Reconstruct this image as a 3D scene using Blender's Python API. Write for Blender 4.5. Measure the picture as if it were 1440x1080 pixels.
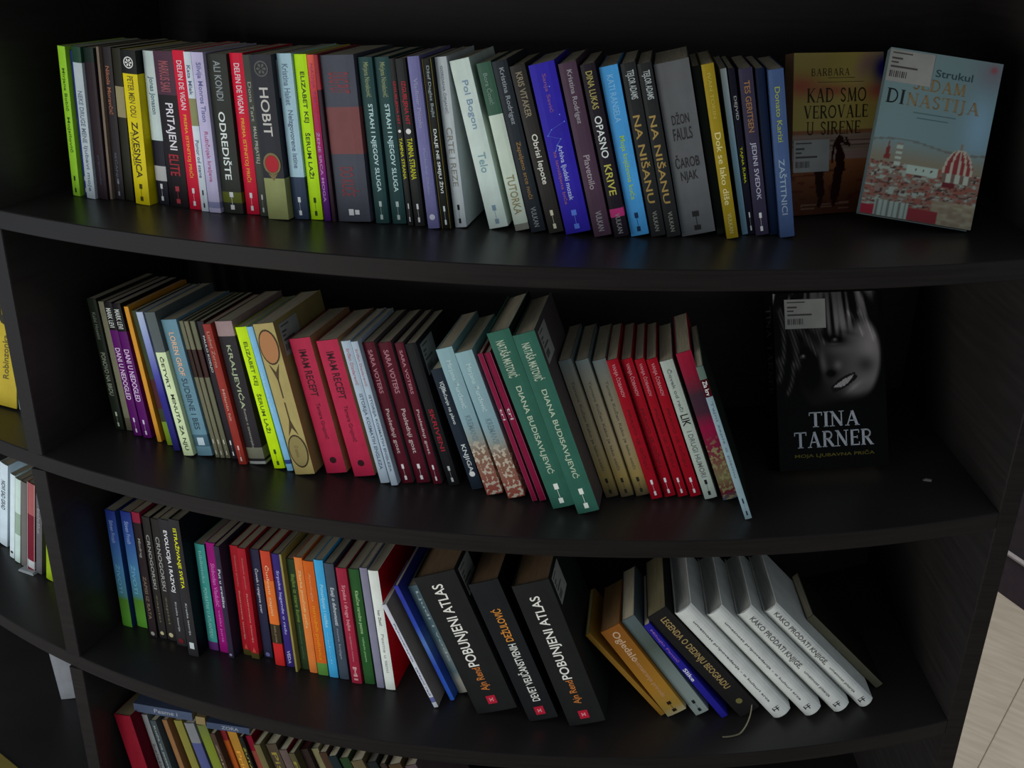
import bpy, bmesh, math, random
from mathutils import Matrix, Vector
random.seed(7)
for o in list(bpy.data.objects): bpy.data.objects.remove(o)
SC = bpy.context.scene
COL = SC.collection
EYE = 1.87                      # eye height above the floor
# ---------------- camera ----------------
cam = bpy.data.cameras.new('camera'); cam.sensor_width = 36; cam.lens = 1446.13/1440*36
cam.clip_start = .05
co = bpy.data.objects.new('camera', cam); COL.objects.link(co)
_p, _r = .4179, .0238
fw = Vector((0, math.cos(_p), -math.sin(_p))); up = Vector((0, math.sin(_p), math.cos(_p))); rt = Vector((1, 0, 0))
r2 = math.cos(_r)*rt + math.sin(_r)*up; u2 = -math.sin(_r)*rt + math.cos(_r)*up
m = Matrix((r2, u2, -fw)).transposed().to_4x4(); m.translation = (0, 0, EYE)
co.matrix_world = m
SC.camera = co
SC.view_settings.view_transform = 'Standard'; SC.view_settings.look = 'None'
SC.view_settings.exposure = 0; SC.view_settings.gamma = 1; SC.view_settings.use_curve_mapping = False
# ---------------- light ----------------
wd = bpy.data.worlds.new('world'); SC.world = wd; wd.use_nodes = True
bg = wd.node_tree.nodes['Background']; bg.inputs[0].default_value = (.80, .90, 1, 1); bg.inputs[1].default_value = 0.36
def area(name, loc, target, sx, sy, power, col):
    l = bpy.data.lights.new(name, 'AREA'); l.shape = 'RECTANGLE'; l.size = sx; l.size_y = sy; l.energy = power; l.color = col
    o = bpy.data.objects.new(name, l); COL.objects.link(o); o.location = loc
    o.rotation_euler = (Vector(target)-Vector(loc)).to_track_quat('-Z', 'Y').to_euler(); return o
area('window_light', (-2.8, -1.9, 0.95), (0.0, 1.3, 0.85), 2.2, 1.8, 74, (.97, .98, .95))
area('side_fill_light', (-3.3, .4, 0.7), (-0.9, 1.5, 0.55), 1.2, 1.2, 18, (.70, .82, 1))  # added unseen bluish source that brightens the left bay and divider
area('floor_fill_light', (1.35, 2.15, 2.8), (1.3, 2.1, 0), .8, .8, 40, (1, .96, .92))  # unseen lamp added above the right-hand floor to brighten it
# ---------------- helpers ----------------
K = 0.56
def lin(c):
    return tuple(((v/255)/12.92 if v/255 <= .04045 else ((v/255+.055)/1.055)**2.4) for v in c)
def alb(c, k=None):
    k = k or K
    return tuple(min(.88, max(.0015, (v-.0045)/k)) for v in lin(c))+(1,)
MC = {}
def mat(c, rough=.45, k=None, spec=.1):
    key = ('m', tuple(c), rough, k, spec)
    if key in MC: return MC[key]
    m = bpy.data.materials.new('paint_%d' % len(MC)); m.use_nodes = True
    nt = m.node_tree; b = nt.nodes['Principled BSDF']
    b.inputs['Roughness'].default_value = rough; b.inputs['Specular IOR Level'].default_value = spec
    a = alb(c, k)
    n = nt.nodes.new('ShaderNodeTexNoise'); n.inputs['Scale'].default_value = 35; n.inputs['Detail'].default_value = 3
    tc = nt.nodes.new('ShaderNodeTexCoord'); nt.links.new(tc.outputs['Object'], n.inputs['Vector'])
    r = nt.nodes.new('ShaderNodeValToRGB')
    r.color_ramp.elements[0].position = .3; r.color_ramp.elements[0].color = tuple(v*.9 for v in a[:3])+(1,)
    r.color_ramp.elements[1].position = .7; r.color_ramp.elements[1].color = tuple(min(1, v*1.08) for v in a[:3])+(1,)
    nt.links.new(n.outputs['Fac'], r.inputs[0]); nt.links.new(r.outputs[0], b.inputs['Base Color'])
    MC[key] = m; return m
def flat(c, rough=.6):
    key = ('f', tuple(c), rough)
    if key in MC: return MC[key]
    m = bpy.data.materials.new('ink_%d' % len(MC)); m.use_nodes = True
    b = m.node_tree.nodes['Principled BSDF']; b.inputs['Base Color'].default_value = alb(c, K*1.12); b.inputs['Roughness'].default_value = rough
    b.inputs['Specular IOR Level'].default_value = .2
    MC[key] = m; return m
def ramp_mat(stops, H, mottle=None, scale=160):
    """printed colours that run down a spine, object z = H at the head"""
    m = bpy.data.materials.new('printed_%d' % len(MC)); m.use_nodes = True; MC[('r', len(MC))] = m
    nt = m.node_tree; b = nt.nodes['Principled BSDF']; b.inputs['Roughness'].default_value = .45; b.inputs['Specular IOR Level'].default_value = .1
    tc = nt.nodes.new('ShaderNodeTexCoord'); sp = nt.nodes.new('ShaderNodeSeparateXYZ'); nt.links.new(tc.outputs['Object'], sp.inputs[0])
    mr = nt.nodes.new('ShaderNodeMapRange'); mr.inputs['From Min'].default_value = H; mr.inputs['From Max'].default_value = 0
    nt.links.new(sp.outputs['Z'], mr.inputs['Value'])
    r = nt.nodes.new('ShaderNodeValToRGB'); cr = r.color_ramp
    while len(cr.elements) > 1: cr.elements.remove(cr.elements[0])
    cr.elements[0].position = stops[0][0]; cr.elements[0].color = alb(stops[0][1])
    for p, c in stops[1:]:
        e = cr.elements.new(p); e.color = alb(c)
    nt.links.new(mr.outputs[0], r.inputs[0]); out = r.outputs[0]
    if mottle:
        n = nt.nodes.new('ShaderNodeTexNoise'); n.inputs['Scale'].default_value = scale; n.inputs['Detail'].default_value = 2
        nt.links.new(tc.outputs['Object'], n.inputs['Vector'])
        th = nt.nodes.new('ShaderNodeMath'); th.operation = 'GREATER_THAN'; th.inputs[1].default_value = .54; nt.links.new(n.outputs['Fac'], th.inputs[0])
        st = nt.nodes.new('ShaderNodeMapRange'); st.inputs['From Min'].default_value = mottle[0]-.04; st.inputs['From Max'].default_value = mottle[0]+.06
        nt.links.new(mr.outputs[0], st.inputs['Value'])
        mu = nt.nodes.new('ShaderNodeMath'); mu.operation = 'MULTIPLY'; nt.links.new(th.outputs[0], mu.inputs[0]); nt.links.new(st.outputs[0], mu.inputs[1])
        mx = nt.nodes.new('ShaderNodeMix'); mx.data_type = 'RGBA'; nt.links.new(mu.outputs[0], mx.inputs[0])
        nt.links.new(out, mx.inputs[6]); mx.inputs[7].default_value = alb(mottle[1]); out = mx.outputs[2]
    nt.links.new(out, b.inputs['Base Color']); return m
def page_mat(c):
    key = ('p', tuple(c))
    if key in MC: return MC[key]
    m = bpy.data.materials.new('paper_edges_%d' % len(MC)); m.use_nodes = True; nt = m.node_tree; b = nt.nodes['Principled BSDF']
    b.inputs['Roughness'].default_value = .85; b.inputs['Specular IOR Level'].default_value = .1
    tc = nt.nodes.new('ShaderNodeTexCoord'); mp = nt.nodes.new('ShaderNodeMapping'); mp.inputs['Scale'].default_value = (1600, 25, 25)
    n = nt.nodes.new('ShaderNodeTexNoise'); n.inputs['Scale'].default_value = 1; nt.links.new(tc.outputs['Object'], mp.inputs[0]); nt.links.new(mp.outputs[0], n.inputs['Vector'])
    r = nt.nodes.new('ShaderNodeValToRGB'); a = alb(c)
    r.color_ramp.elements[0].position = .3; r.color_ramp.elements[0].color = tuple(v*.72 for v in a[:3])+(1,)
    r.color_ramp.elements[1].position = .7; r.color_ramp.elements[1].color = tuple(min(1, v*1.15) for v in a[:3])+(1,)
    nt.links.new(n.outputs['Fac'], r.inputs[0]); nt.links.new(r.outputs[0], b.inputs['Base Color']); MC[key] = m; return m
def wood_mat(name, c1, c2, rough, spec, scale=(3, 3, 60), coat=0):
    m = bpy.data.materials.new(name); m.use_nodes = True; nt = m.node_tree; b = nt.nodes['Principled BSDF']
    b.inputs['Specular IOR Level'].default_value = spec
    tc = nt.nodes.new('ShaderNodeTexCoord'); mp = nt.nodes.new('ShaderNodeMapping'); mp.inputs['Scale'].default_value = scale
    n = nt.nodes.new('ShaderNodeTexNoise'); n.inputs['Scale'].default_value = 4; n.inputs['Detail'].default_value = 6
    nt.links.new(tc.outputs['Object'], mp.inputs[0]); nt.links.new(mp.outputs[0], n.inputs['Vector'])
    r = nt.nodes.new('ShaderNodeValToRGB'); r.color_ramp.elements[0].position = .35; r.color_ramp.elements[1].position = .68
    r.color_ramp.elements[0].color = c1+(1,); r.color_ramp.elements[1].color = c2+(1,)
    nt.links.new(n.outputs['Fac'], r.inputs[0]); nt.links.new(r.outputs[0], b.inputs['Base Color'])
    rr = nt.nodes.new('ShaderNodeMapRange'); rr.inputs['To Min'].default_value = rough*.85; rr.inputs['To Max'].default_value = rough*1.15
    nt.links.new(n.outputs['Fac'], rr.inputs['Value']); nt.links.new(rr.outputs[0], b.inputs['Roughness'])
    b.inputs['Coat Weight'].default_value = coat
    return m
def mesh(name, v, f, mats, mi=None, smooth=False):
    me = bpy.data.meshes.new(name); me.from_pydata([tuple(p) for p in v], [], f)
    for q in (mats if isinstance(mats, (list, tuple)) else [mats]): me.materials.append(q)
    if mi:
        for p, i in zip(me.polygons, mi): p.material_index = i
    if smooth:
        for p in me.polygons: p.use_smooth = True
    me.update(); return me
def link(name, me, parent=None):
    o = bpy.data.objects.new(name, me); COL.objects.link(o)
    if parent: o.parent = parent
    return o
def tag(o, label, cat, group=None, kind=None):
    if label: o['label'] = label
    if cat: o['category'] = cat
    if group: o['group'] = group
    if kind: o['kind'] = kind
BF = [(0, 2, 3, 1), (4, 5, 7, 6), (0, 1, 5, 4), (2, 6, 7, 3), (0, 4, 6, 2), (1, 3, 7, 5)]
def boxv(x0, x1, y0, y1, z0, z1):
    return [(x, y, z) for x in (x0, x1) for y in (y0, y1) for z in (z0, z1)]
def boxes(lst):
    v = []; f = []
    for b in lst:
        n = len(v); v += boxv(*b); f += [tuple(i+n for i in q) for q in BF]
    return v, f
def box(name, b, mt, parent=None, bevel=0):
    v, f = boxes([b] if not isinstance(b, list) else b); me = mesh(name, v, f, mt)
    bm = bmesh.new(); bm.from_mesh(me); bmesh.ops.recalc_face_normals(bm, faces=bm.faces)
    if bevel: bmesh.ops.bevel(bm, geom=list(bm.edges), offset=bevel, segments=1, affect='EDGES')
    bm.to_mesh(me); bm.free(); return link(name, me, parent)
# ---------------- lettering ----------------
TC = {}
def sans(s):
    if s in TC: return TC[s]
    cu = bpy.data.curves.new('t', 'FONT'); cu.body = s; cu.size = 1; cu.resolution_u = 3; cu.offset = .012
    ob = bpy.data.objects.new('t', cu); me = bpy.data.meshes.new_from_object(ob); bpy.data.objects.remove(ob)
    v = [(p.co.x, p.co.y) for p in me.vertices]; f = [tuple(p.vertices) for p in me.polygons]
    bpy.data.meshes.remove(me)
    if not v: return None
    x0 = min(a for a, b in v); x1 = max(a for a, b in v); y0 = min(b for a, b in v); y1 = max(b for a, b in v)
    v = [((a-x0)/(x1-x0), (b-y0)/(y1-y0)) for a, b in v]
    TC[s] = (v, f, (x1-x0)/(y1-y0)); return TC[s]
# roman capitals from thick and thin strokes with serifs
T_, t_ = .17, .07
def _arc(cx, cy, rx, ry, a0, a1, n=10): return [(cx+rx*math.cos(math.radians(a0+(a1-a0)*i/n)), cy+ry*math.sin(math.radians(a0+(a1-a0)*i/n))) for i in range(n+1)]
def S_(x, y, w=.3): return ([(x-w/2, y), (x+w/2, y)], .05)
ROM = {
 'I': (.3, [([(.15, 0), (.15, 1)], T_), S_(.15, .02), S_(.15, .98)]),
 'T': (.8, [([(.4, 0), (.4, 1)], T_), ([(0, .96), (.8, .96)], t_), ([(.03, .98), (.03, .76)], .05), ([(.77, .98), (.77, .76)], .05), S_(.4, .02, .36)]),
 'N': (.85, [([(.15, 0), (.15, 1)], t_), ([(.12, .98), (.7, .03)], T_), ([(.7, 0), (.7, 1)], t_), S_(.13, .02), S_(.08, .98, .2), S_(.7, .98)]),
 'A': (.85, [([(.12, 0), (.42, .98)], t_), ([(.42, .98), (.72, 0)], T_), ([(.22, .33), (.62, .33)], t_), S_(.12, .02, .26), S_(.72, .02)]),
 'R': (.8, [([(.17, 0), (.17, 1)], T_), ([(.17, .96)]+_arc(.38, .73, .24, .23, 90, -90)+[(.17, .5)], .1), ([(.38, .5), (.7, .03)], T_), S_(.17, .02), S_(.12, .98, .2), S_(.75, .02, .2)]),
 'E': (.65, [([(.15, 0), (.15, 1)], T_), ([(.1, .96), (.6, .96)], t_), ([(.1, .04), (.62, .04)], t_), ([(.15, .52), (.5, .52)], t_), ([(.6, .98), (.6, .78)], .05), ([(.62, .0), (.62, .22)], .05), ([(.5, .62), (.5, .42)], .05)]),
 'K': (.8, [([(.15, 0), (.15, 1)], T_), ([(.68, .98), (.17, .45)], t_), ([(.3, .55), (.7, .03)], T_), S_(.15, .02), S_(.15, .98), S_(.7, .98, .22), S_(.72, .02, .22)]),
 'D': (.85, [([(.15, 0), (.15, 1)], T_), ([(.15, .96), (.35, .96)]+_arc(.35, .5, .38, .46, 90, -90, 14)+[(.15, .04)], .1), S_(.1, .02, .2), S_(.1, .98, .2)]),
 'S': (.6, [(_arc(.3, .74, .2, .22, 20, 200, 10)+[(.2, .58), (.42, .42)]+_arc(.3, .25, .2, .22, 20, -160, 10), .11)]),
 'M': (1, [([(.15, 0), (.18, 1)], t_), ([(.18, .98), (.5, .05)], T_), ([(.5, .05), (.8, .98)], t_), ([(.8, 1), (.84, 0)], T_), S_(.14, .02, .26), S_(.84, .02, .28)]),
 'O': (.9, [(_arc(.42, .5, .36, .45, 0, 360, 20), .12)]),
 'V': (.8, [([(.1, .98), (.4, .02)], T_), ([(.4, .02), (.68, .98)], t_), S_(.1, .98, .26), S_(.68, .98, .24)]),
 'L': (.65, [([(.15, 0), (.15, 1)], T_), ([(.1, .04), (.6, .04)], t_), ([(.6, 0), (.6, .24)], .05), S_(.15, .98)]),
 'U': (.85, [([(.15, .98), (.15, .3)]+_arc(.4, .28, .25, .25, 180, 360, 12)+[(.65, .98)], .11), S_(.15, .98), S_(.65, .98, .22)]),
 'J': (.45, [([(.25, .98), (.25, .1)]+_arc(.1, .05, .15, .2, 0, -120, 6), .13), S_(.25, .98)]),
 'B': (.75, [([(.15, 0), (.15, 1)], T_), ([(.15, .96), (.35, .96)]+_arc(.36, .74, .2, .22, 90, -90)+[(.15, .52)], .1), ([(.15, .52), (.38, .52)]+_arc(.38, .28, .24, .24, 90, -90)+[(.15, .04)], .1)]),
 'G': (.85, [(_arc(.42, .5, .36, .45, 45, 330, 16)+[(.72, .42), (.5, .42)], .12)]),
 'P': (.72, [([(.17, 0), (.17, 1)], T_), ([(.17, .96)]+_arc(.38, .73, .24, .23, 90, -90)+[(.17, .5)], .1), S_(.17, .02)]),
 'C': (.8, [(_arc(.42, .5, .36, .45, 45, 315, 16), .12)]),
 ' ': (.45, []), '\u0160': (.6, []), '\u010c': (.8, [])}
ROM['\u0160'] = (.6, ROM['S'][1]+[([(.18, 1.25), (.3, 1.1), (.42, 1.25)], .06)])
ROM['\u010c'] = (.8, ROM['C'][1]+[([(.28, 1.25), (.42, 1.1), (.56, 1.25)], .06)])
def roman(s):
    key = 'rom:'+s
    if key in TC: return TC[key]
    v = []; f = []; x = 0
    for ch in s:
        w, st = ROM[ch]
        for pts, th in st:
            for (ax, ay), (bx, by) in zip(pts, pts[1:]):
                dx, dy = bx-ax, by-ay; l = math.hypot(dx, dy) or 1; nx, ny = -dy/l*th/2, dx/l*th/2; ex, ey = (dx/l*.02, dy/l*.02) if len(pts) > 2 else (0, 0)
                n = len(v); v += [(x+ax-nx-ex, ay-ny-ey), (x+bx-nx+ex, by-ny+ey), (x+bx+nx+ex, by+ny+ey), (x+ax+nx-ex, ay+ny-ey)]; f.append((n, n+1, n+2, n+3))
        x += w+.08
    x -= .08
    v = [(a/x, b) for a, b in v]; TC[key] = (v, f, x); return TC[key]
def place_text(name, s, c, parent, x0, x1, z0, z1, y, mode='down', font=sans):
    """fit string s in the box x0..x1, z0..z1 on the plane y; mode says which way it reads"""
    r = font(s)
    if not r: return
    v, f, asp = r; out = []
    for a, b in v:
        if mode == 'down': X = x0+b*(x1-x0); Z = z1-a*(z1-z0)
        elif mode == 'up': X = x1-b*(x1-x0); Z = z0+a*(z1-z0)
        else: X = x0+a*(x1-x0); Z = z0+b*(z1-z0)
        out.append((X, y, Z))
    return link(name, mesh(name, out, f, flat(c)), parent)
def disc(name, cx, cz, r, y, mt, parent, n=20, r0=0, sz=1):
    v = []; f = []
    if r0:
        for i in range(n):
            a = 2*math.pi*i/n; v += [(cx+r0*math.cos(a), y, cz+r0*math.sin(a)*sz), (cx+r*math.cos(a), y, cz+r*math.sin(a)*sz)]
        f = [(2*i, 2*i+1, (2*i+3) % (2*n), (2*i+2) % (2*n)) for i in range(n)]
    else:
        v = [(cx+r*math.cos(2*math.pi*i/n), y, cz+r*math.sin(2*math.pi*i/n)*sz) for i in range(n)]; f = [tuple(range(n))]
    return link(name, mesh(name, v, f, mt), parent)
def multi_quads(name, qs, mt, parent):
    v = []; f = []
    for q in qs: n = len(v); v += q; f.append(tuple(range(n, n+len(q))))
    return link(name, mesh(name, v, f, mt), parent)
def rectq(x0, x1, z0, z1, y): return [(x0, y, z0), (x1, y, z0), (x1, y, z1), (x0, y, z1)]
def sticker(parent, origin, ux, uz, nrm, w, h):
    """a price label with a few printed lines and a bar code"""
    O = Vector(origin); U = Vector(ux); V = Vector(uz); N = Vector(nrm)
    def q(a0, a1, b0, b1, t): return [tuple(O+U*a+V*b+N*t) for a, b in ((a0, b0), (a1, b0), (a1, b1), (a0, b1))]
    v = q(0, w, 0, h, .0002)+q(0, w, 0, h, .0006); f = [(0, 1, 2, 3), (4, 5, 6, 7), (0, 1, 5, 4), (1, 2, 6, 5), (2, 3, 7, 6), (3, 0, 4, 7)]
    s = link('price_sticker', mesh('price_sticker', v, f, mat(STK, .55)), parent)
    ls = [q(w*.06, w*.5, h*.88, h*.92, .0008), q(w*.06, w*.3, h*.7, h*.76, .0008), q(w*.06, w*.22, h*.58, h*.63, .0008), q(w*.06, w*.66, h*.44, h*.5, .0008)]
    for i in range(9): ls.append(q(w*(.06+.045*i), w*(.06+.045*i+.02+.012*(i % 3 == 0)), h*.14, h*.34, .0008))
    multi_quads('printed_lines', ls, flat((62, 60, 58)), s)
STK = (118, 118, 114)
# ---------------- books ----------------
def empty(name, M, label, group):
    o = bpy.data.objects.new(name, None); COL.objects.link(o); o.matrix_world = M; o.empty_display_size = .03
    tag(o, label, 'book', group); return o
def rand_page(op): return op.get('pg', PAGE)
PAGE = (165, 155, 132)
def make_book(rec, group):
    O, yaw, phi, W, H, D, c, op, label = rec
    ex = Vector((math.cos(yaw), -math.sin(yaw), 0)); dy = Vector((math.sin(yaw), math.cos(yaw), 0)); ez = Vector((0, 0, 1))
    X = math.cos(phi)*ex+math.sin(phi)*ez; Z = math.cos(phi)*ez-math.sin(phi)*ex
    M = Matrix((X, dy, Z)).transposed().to_4x4(); M.translation = (O[0], O[1], O[2]+EYE)
    root = empty('hardback_book' if op.get('round') or H > .236 else 'paperback_book', M, label, group)
    t = min(.0011, W*.15); bl = .0065 if op.get('round') else min(.0009, W*.06)
    n = 8 if op.get('round') else 4
    arc = []
    for i in range(n+1):
        u = -1+2*i/n; arc.append((W*(.5+.5*u), bl*(abs(u)**(2.4 if op.get('round') else 3))))
    inner = [(t+(W-2*t)*(i/n), max(p[1]+t, t+bl*.5)) for i, p in enumerate(arc)]
    outer = [(0, D)]+arc+[(W, D)]; inn = [(t, D)]+inner+[(W-t, D)]
    b = list(op.get('b', []))
    cuts = sorted({0., 1.}|{round(x, 4) for q in b for x in q[:2]})
    mats = [ramp_mat(op['ramp'], H, op.get('mot2')) if 'ramp' in op else mat(c)]; idx = {}
    mlist = mats
    def midx(cc):
        k = tuple(cc)
        if k not in idx: mlist.append(mat(cc)); idx[k] = len(mlist)-1
        return idx[k]
    def zone(fr):
        for q in b:
            if q[0] <= fr <= q[1]: return midx(q[2])
        return 0
    v = []; f = []; mi = []; NO = len(outer)
    for fr in cuts:
        z = H*(1-fr)
        v += [(x, y, z) for x, y in outer]+[(x, y, z) for x, y in inn]
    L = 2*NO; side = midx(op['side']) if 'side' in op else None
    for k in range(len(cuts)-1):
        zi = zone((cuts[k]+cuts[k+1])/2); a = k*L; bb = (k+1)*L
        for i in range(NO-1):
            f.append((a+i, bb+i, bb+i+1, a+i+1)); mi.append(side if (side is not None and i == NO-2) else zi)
            f.append((a+NO+i, a+NO+i+1, bb+NO+i+1, bb+NO+i)); mi.append(0)
        f.append((a, a+NO, bb+NO, bb)); mi.append(zi); f.append((a+NO-1, bb+NO-1, bb+L-1, a+L-1)); mi.append(zi)
    for i in range(NO-1):
        f.append((i, i+1, NO+i+1, NO+i)); mi.append(zone(.001))
        e = (len(cuts)-1)*L; f.append((e+i, e+NO+i, e+NO+i+1, e+i+1)); mi.append(zone(.999))
    link('cover', mesh('cover', v, f, mlist, mi), root)
    ov = .003 if root.name.startswith('hard') else .0006
    yy = max(p[1] for p in inner)+.0004
    pv = [(t*1.02, yy), (W-t*1.02, yy), (W-t*1.02, D-.0015), (t*1.02, D-.0015)]
    box('page_block', (t*1.03, W-t*1.03, yy, D-.0012, ov, H-ov), page_mat(op.get('pg', PAGE)), root)
    y = -.0003
    if 'edge' in op:
        e = W*.07; multi_quads('edge_stripes', [rectq(.0002, e, 0, H, -.00015), rectq(W-e, W-.0002, 0, H, -.00015)], flat(op['edge']), root)
    md = 'up' if op.get('up') else 'down'
    for i, q in enumerate(op.get('t', [])):
        s, cc, f0, f1, w = q[:5]; xc = q[5] if len(q) > 5 else .5
        place_text('lettering', s, cc, root, W*(xc-w/2), W*(xc+w/2), H*(1-f1), H*(1-f0), y, md)
    for s, cc, f0, f1, w in op.get('h', []):
        place_text('lettering', s, cc, root, W*(.5-w/2), W*(.5+w/2), H*(1-f1), H*(1-f0), y, 'flat')
    if op.get('m'):
        mm = []; w = W*.1
        for f0, f1 in ((.86, .893), (.945, .975)): mm.append(rectq(W*.5-w, W*.5+w, H*(1-f1), H*(1-f0), y))
        mm.append(rectq(W*.5-w*.1, W*.5+w*.1, H*(1-.945), H*(1-.893), y))
        multi_quads('publisher_mark', mm, flat(op['m']), root)
    if 'ring' in op:
        f0, cc = op['ring']; r = W*.33; cz = H*(1-f0)
        e = disc('emblem', W/2, cz, r, y, flat(cc), root, r0=r*.82)
        qs = [[(W/2+r*a*math.cos(k*math.pi/3+da), y, cz+r*a*math.sin(k*math.pi/3+da)) for a, da in ((.1, 0), (.55, -.35), (.75, 0), (.55, .35))] for k in range(6)]
        multi_quads('emblem_petals', qs, flat(cc), e)
    if 'dot' in op: disc('round_mark', W/2, H*(1-op['dot'][0]), min(W*.26, .005), y, flat(op['dot'][1]), root, n=12)
    if 'dots' in op:
        rr = random.Random(3); pts = [(rr.uniform(.15, .9), rr.uniform(.5, .92)) for _ in range(9)]
        for i in range(9): pts[i] = (pts[i][0], .5+.25*(i/8)) if i < 6 else pts[i]
        qs = [[(W*a+dx, y, H*bz+dz) for dx, dz in ((-.0009, 0), (0, -.0009), (.0009, 0), (0, .0009))] for a, bz in pts]
        for (a, bz), (a2, b2) in zip(pts[:5], pts[1:6]): qs.append([(W*a-.0002, y, H*bz), (W*a+.0002, y, H*bz), (W*a2+.0002, y, H*b2), (W*a2-.0002, y, H*b2)])
        multi_quads('constellation', qs, flat(op['dots']), root)
    if 'disc' in op:
        f0, cc = op['disc']; cz = H*(1-f0)
        d_ = disc('gold_ring', W/2, cz, W*.42, y, flat((105, 92, 60)), root, r0=W*.33, sz=1.15)
        disc('gem', W/2, cz, W*.32, y*1.2, flat(cc), d_, sz=1.15)
        multi_quads('claws', [[(W*.2, y, cz-W*.3), (W*.5, y, cz-W*.75), (W*.8, y, cz-W*.3), (W*.5, y, cz-W*.5)]], flat((105, 92, 60)), d_)
    if 'tile' in op:
        f0, cc = op['tile']; w = min(W*.22, .006); cz = H*(1-f0)
        multi_quads('publisher_mark', [rectq(W/2-w, W/2+w*.1, cz-.004, cz+.004, y), rectq(W/2+w*.4, W/2+w*1.4, cz-.003, cz+.003, y)] if W > .04 else [rectq(W/2-w, W/2+w, cz-.006, cz+.006, y)], flat(cc), root)
    if 'tri' in op:
        f0, cc = op['tri']; cz = H*(1-f0); multi_quads('triangle_mark', [[(W*.25, y, cz-.004), (W*.75, y, cz-.004), (W*.5, y, cz+.006)]], flat(cc), root)
    if 'logo' in op:
        f0, cc = op['logo']; cz = H*(1-f0); w = .0072
        l = multi_quads('publisher_mark', [rectq(W/2-w, W/2+w, cz-w, cz+w, y)], flat(cc), root)
        multi_quads('mark_figure', [rectq(W/2-.003, W/2+.003, cz-.001, cz+.001, y*1.6), rectq(W/2-.003, W/2-.0015, cz-.003, cz+.003, y*1.6), rectq(W/2+.0015, W/2+.003, cz-.003, cz+.003, y*1.6)], flat((190, 120, 125)), l)
    if 'logo2' in op:
        f0, cc = op['logo2']; cz = H*(1-f0); g = .0013
        qs = [rectq(W/2-.005, W/2-.005+g, cz-.003, cz+.004, y), rectq(W/2-.0045, W/2+.005, cz-.001, cz-.001+g, y), rectq(W/2+.001, W/2+.001+g, cz-.005, cz+.004, y), rectq(W/2-.002, W/2+.006, cz+.003, cz+.003+g*.7, y)]
        multi_quads('publisher_mark', qs, flat(cc), root)
    if 'rackets' in op:
        def racket(cz, sgn, fill):
            rx = W*.44; rz = .024
            a = disc('racket_head', W/2, cz, rx, y, flat(fill), root, n=22, sz=rz/rx)
            disc('racket_rim', W/2, cz, rx*1.06, y*1.3, flat((52, 38, 26)), a, n=22, r0=rx*.96, sz=rz/rx)
            zt = cz-sgn*rz
            multi_quads('racket_throat', [[(W*.25, y*1.2, zt), (W*.5, y*1.2, zt-sgn*.026), (W*.75, y*1.2, zt), (W*.5, y*1.2, zt-sgn*.012)], rectq(W*.47, W*.53, min(zt-sgn*.02, zt-sgn*.05), max(zt-sgn*.02, zt-sgn*.05), y*1.2)], flat((66, 52, 30)), a)
        racket(H*.85, 1, (146, 100, 62)); racket(H*.16, -1, (120, 108, 66))
        place_text('lettering', 'O tenisu', (95, 82, 48), root, W*.35, W*.55, H*.12, H*.2, y*1.6)
    if 'ribbon' in op:
        v = []; f = []
        N = 14
        for i in range(N+1):
            s = i/N; px = W*.75-.022*s-.012*s*s; pz = -.002-.003*math.sin(s*2); py = .004-.052*s+.01*s*s
            P = X*px*0+Vector((0, 0, 0))
            lx = px; v += [(lx, py, 0), (lx+.0025, py-.0015, 0)]
        # ribbon hangs from the tail of the spine and lies on the shelf, so it is laid out in world terms
        base = M @ Vector((W*.9, .01, .012)); gz = O[2]+EYE+.0008; vv = []
        inv = M.inverted()
        for i in range(N+1):
            s = i/N
            p = Vector((base.x-.012*s-.038*s*s, base.y-.095*s+.045*s*s, gz+max(0, (base.z-gz)*(1-s*1.6)))); p2 = p+Vector((.0005, -.0028, .0002))
            vv += [inv @ p, inv @ p2]
        f = [(2*i, 2*i+1, 2*i+3, 2*i+2) for i in range(N)]
        rb = link('ribbon_bookmark', mesh('ribbon_bookmark', vv, f, mat((112, 108, 88))), root); rb['label'] = 'pale grey ribbon bookmark'
        sm = rb.modifiers.new('thick', 'SOLIDIFY'); sm.thickness = .0004
    if 'sticker' in op:
        sticker(root, (W+.0001, .012, H-.052), (0, 1, 0), (0, 0, 1), (1, 0, 0), .05, .045)
    return root
def face_book(M, W, H, T, name, label, group, front, paint, pages=PAGE, nx=90, nz=130):
    root = empty(name, M, label, group); t = .0014
    v, f = boxes([(0, W, 0, t, 0, H), (0, W, T-t, T, 0, H), (0, t, t, T-t, 0, H)])
    link('cover', mesh('cover', v, f, mat(front)), root)
    box('page_block', (t, W-.002, t+.0001, T-t-.0001, .001, H-.001), page_mat(pages), root)
    if paint:
        v = []; cols = []
        for j in range(nz+1):
            for i in range(nx+1):
                a, b = i/nx, j/nz
                v.append((W*a, -.0002, H*b)); cols.append(alb(paint(a, b)))
        f = [(j*(nx+1)+i, j*(nx+1)+i+1, (j+1)*(nx+1)+i+1, (j+1)*(nx+1)+i) for j in range(nz) for i in range(nx)]
        me = mesh('cover_print', v, f, PRINT); ca = me.color_attributes.new('Col', 'FLOAT_COLOR', 'POINT')
        flatc = [x for c in cols for x in c]; ca.data.foreach_set('color', flatc)
        link('cover_print', me, root)
    return root
PRINT = bpy.data.materials.new('cover_print'); PRINT.use_nodes = True
_nt = PRINT.node_tree; _a = _nt.nodes.new('ShaderNodeVertexColor'); _a.layer_name = 'Col'
_nt.links.new(_a.outputs[0], _nt.nodes['Principled BSDF'].inputs['Base Color']); _nt.nodes['Principled BSDF'].inputs['Roughness'].default_value = .5; _nt.nodes['Principled BSDF'].inputs['Specular IOR Level'].default_value = .08
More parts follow.
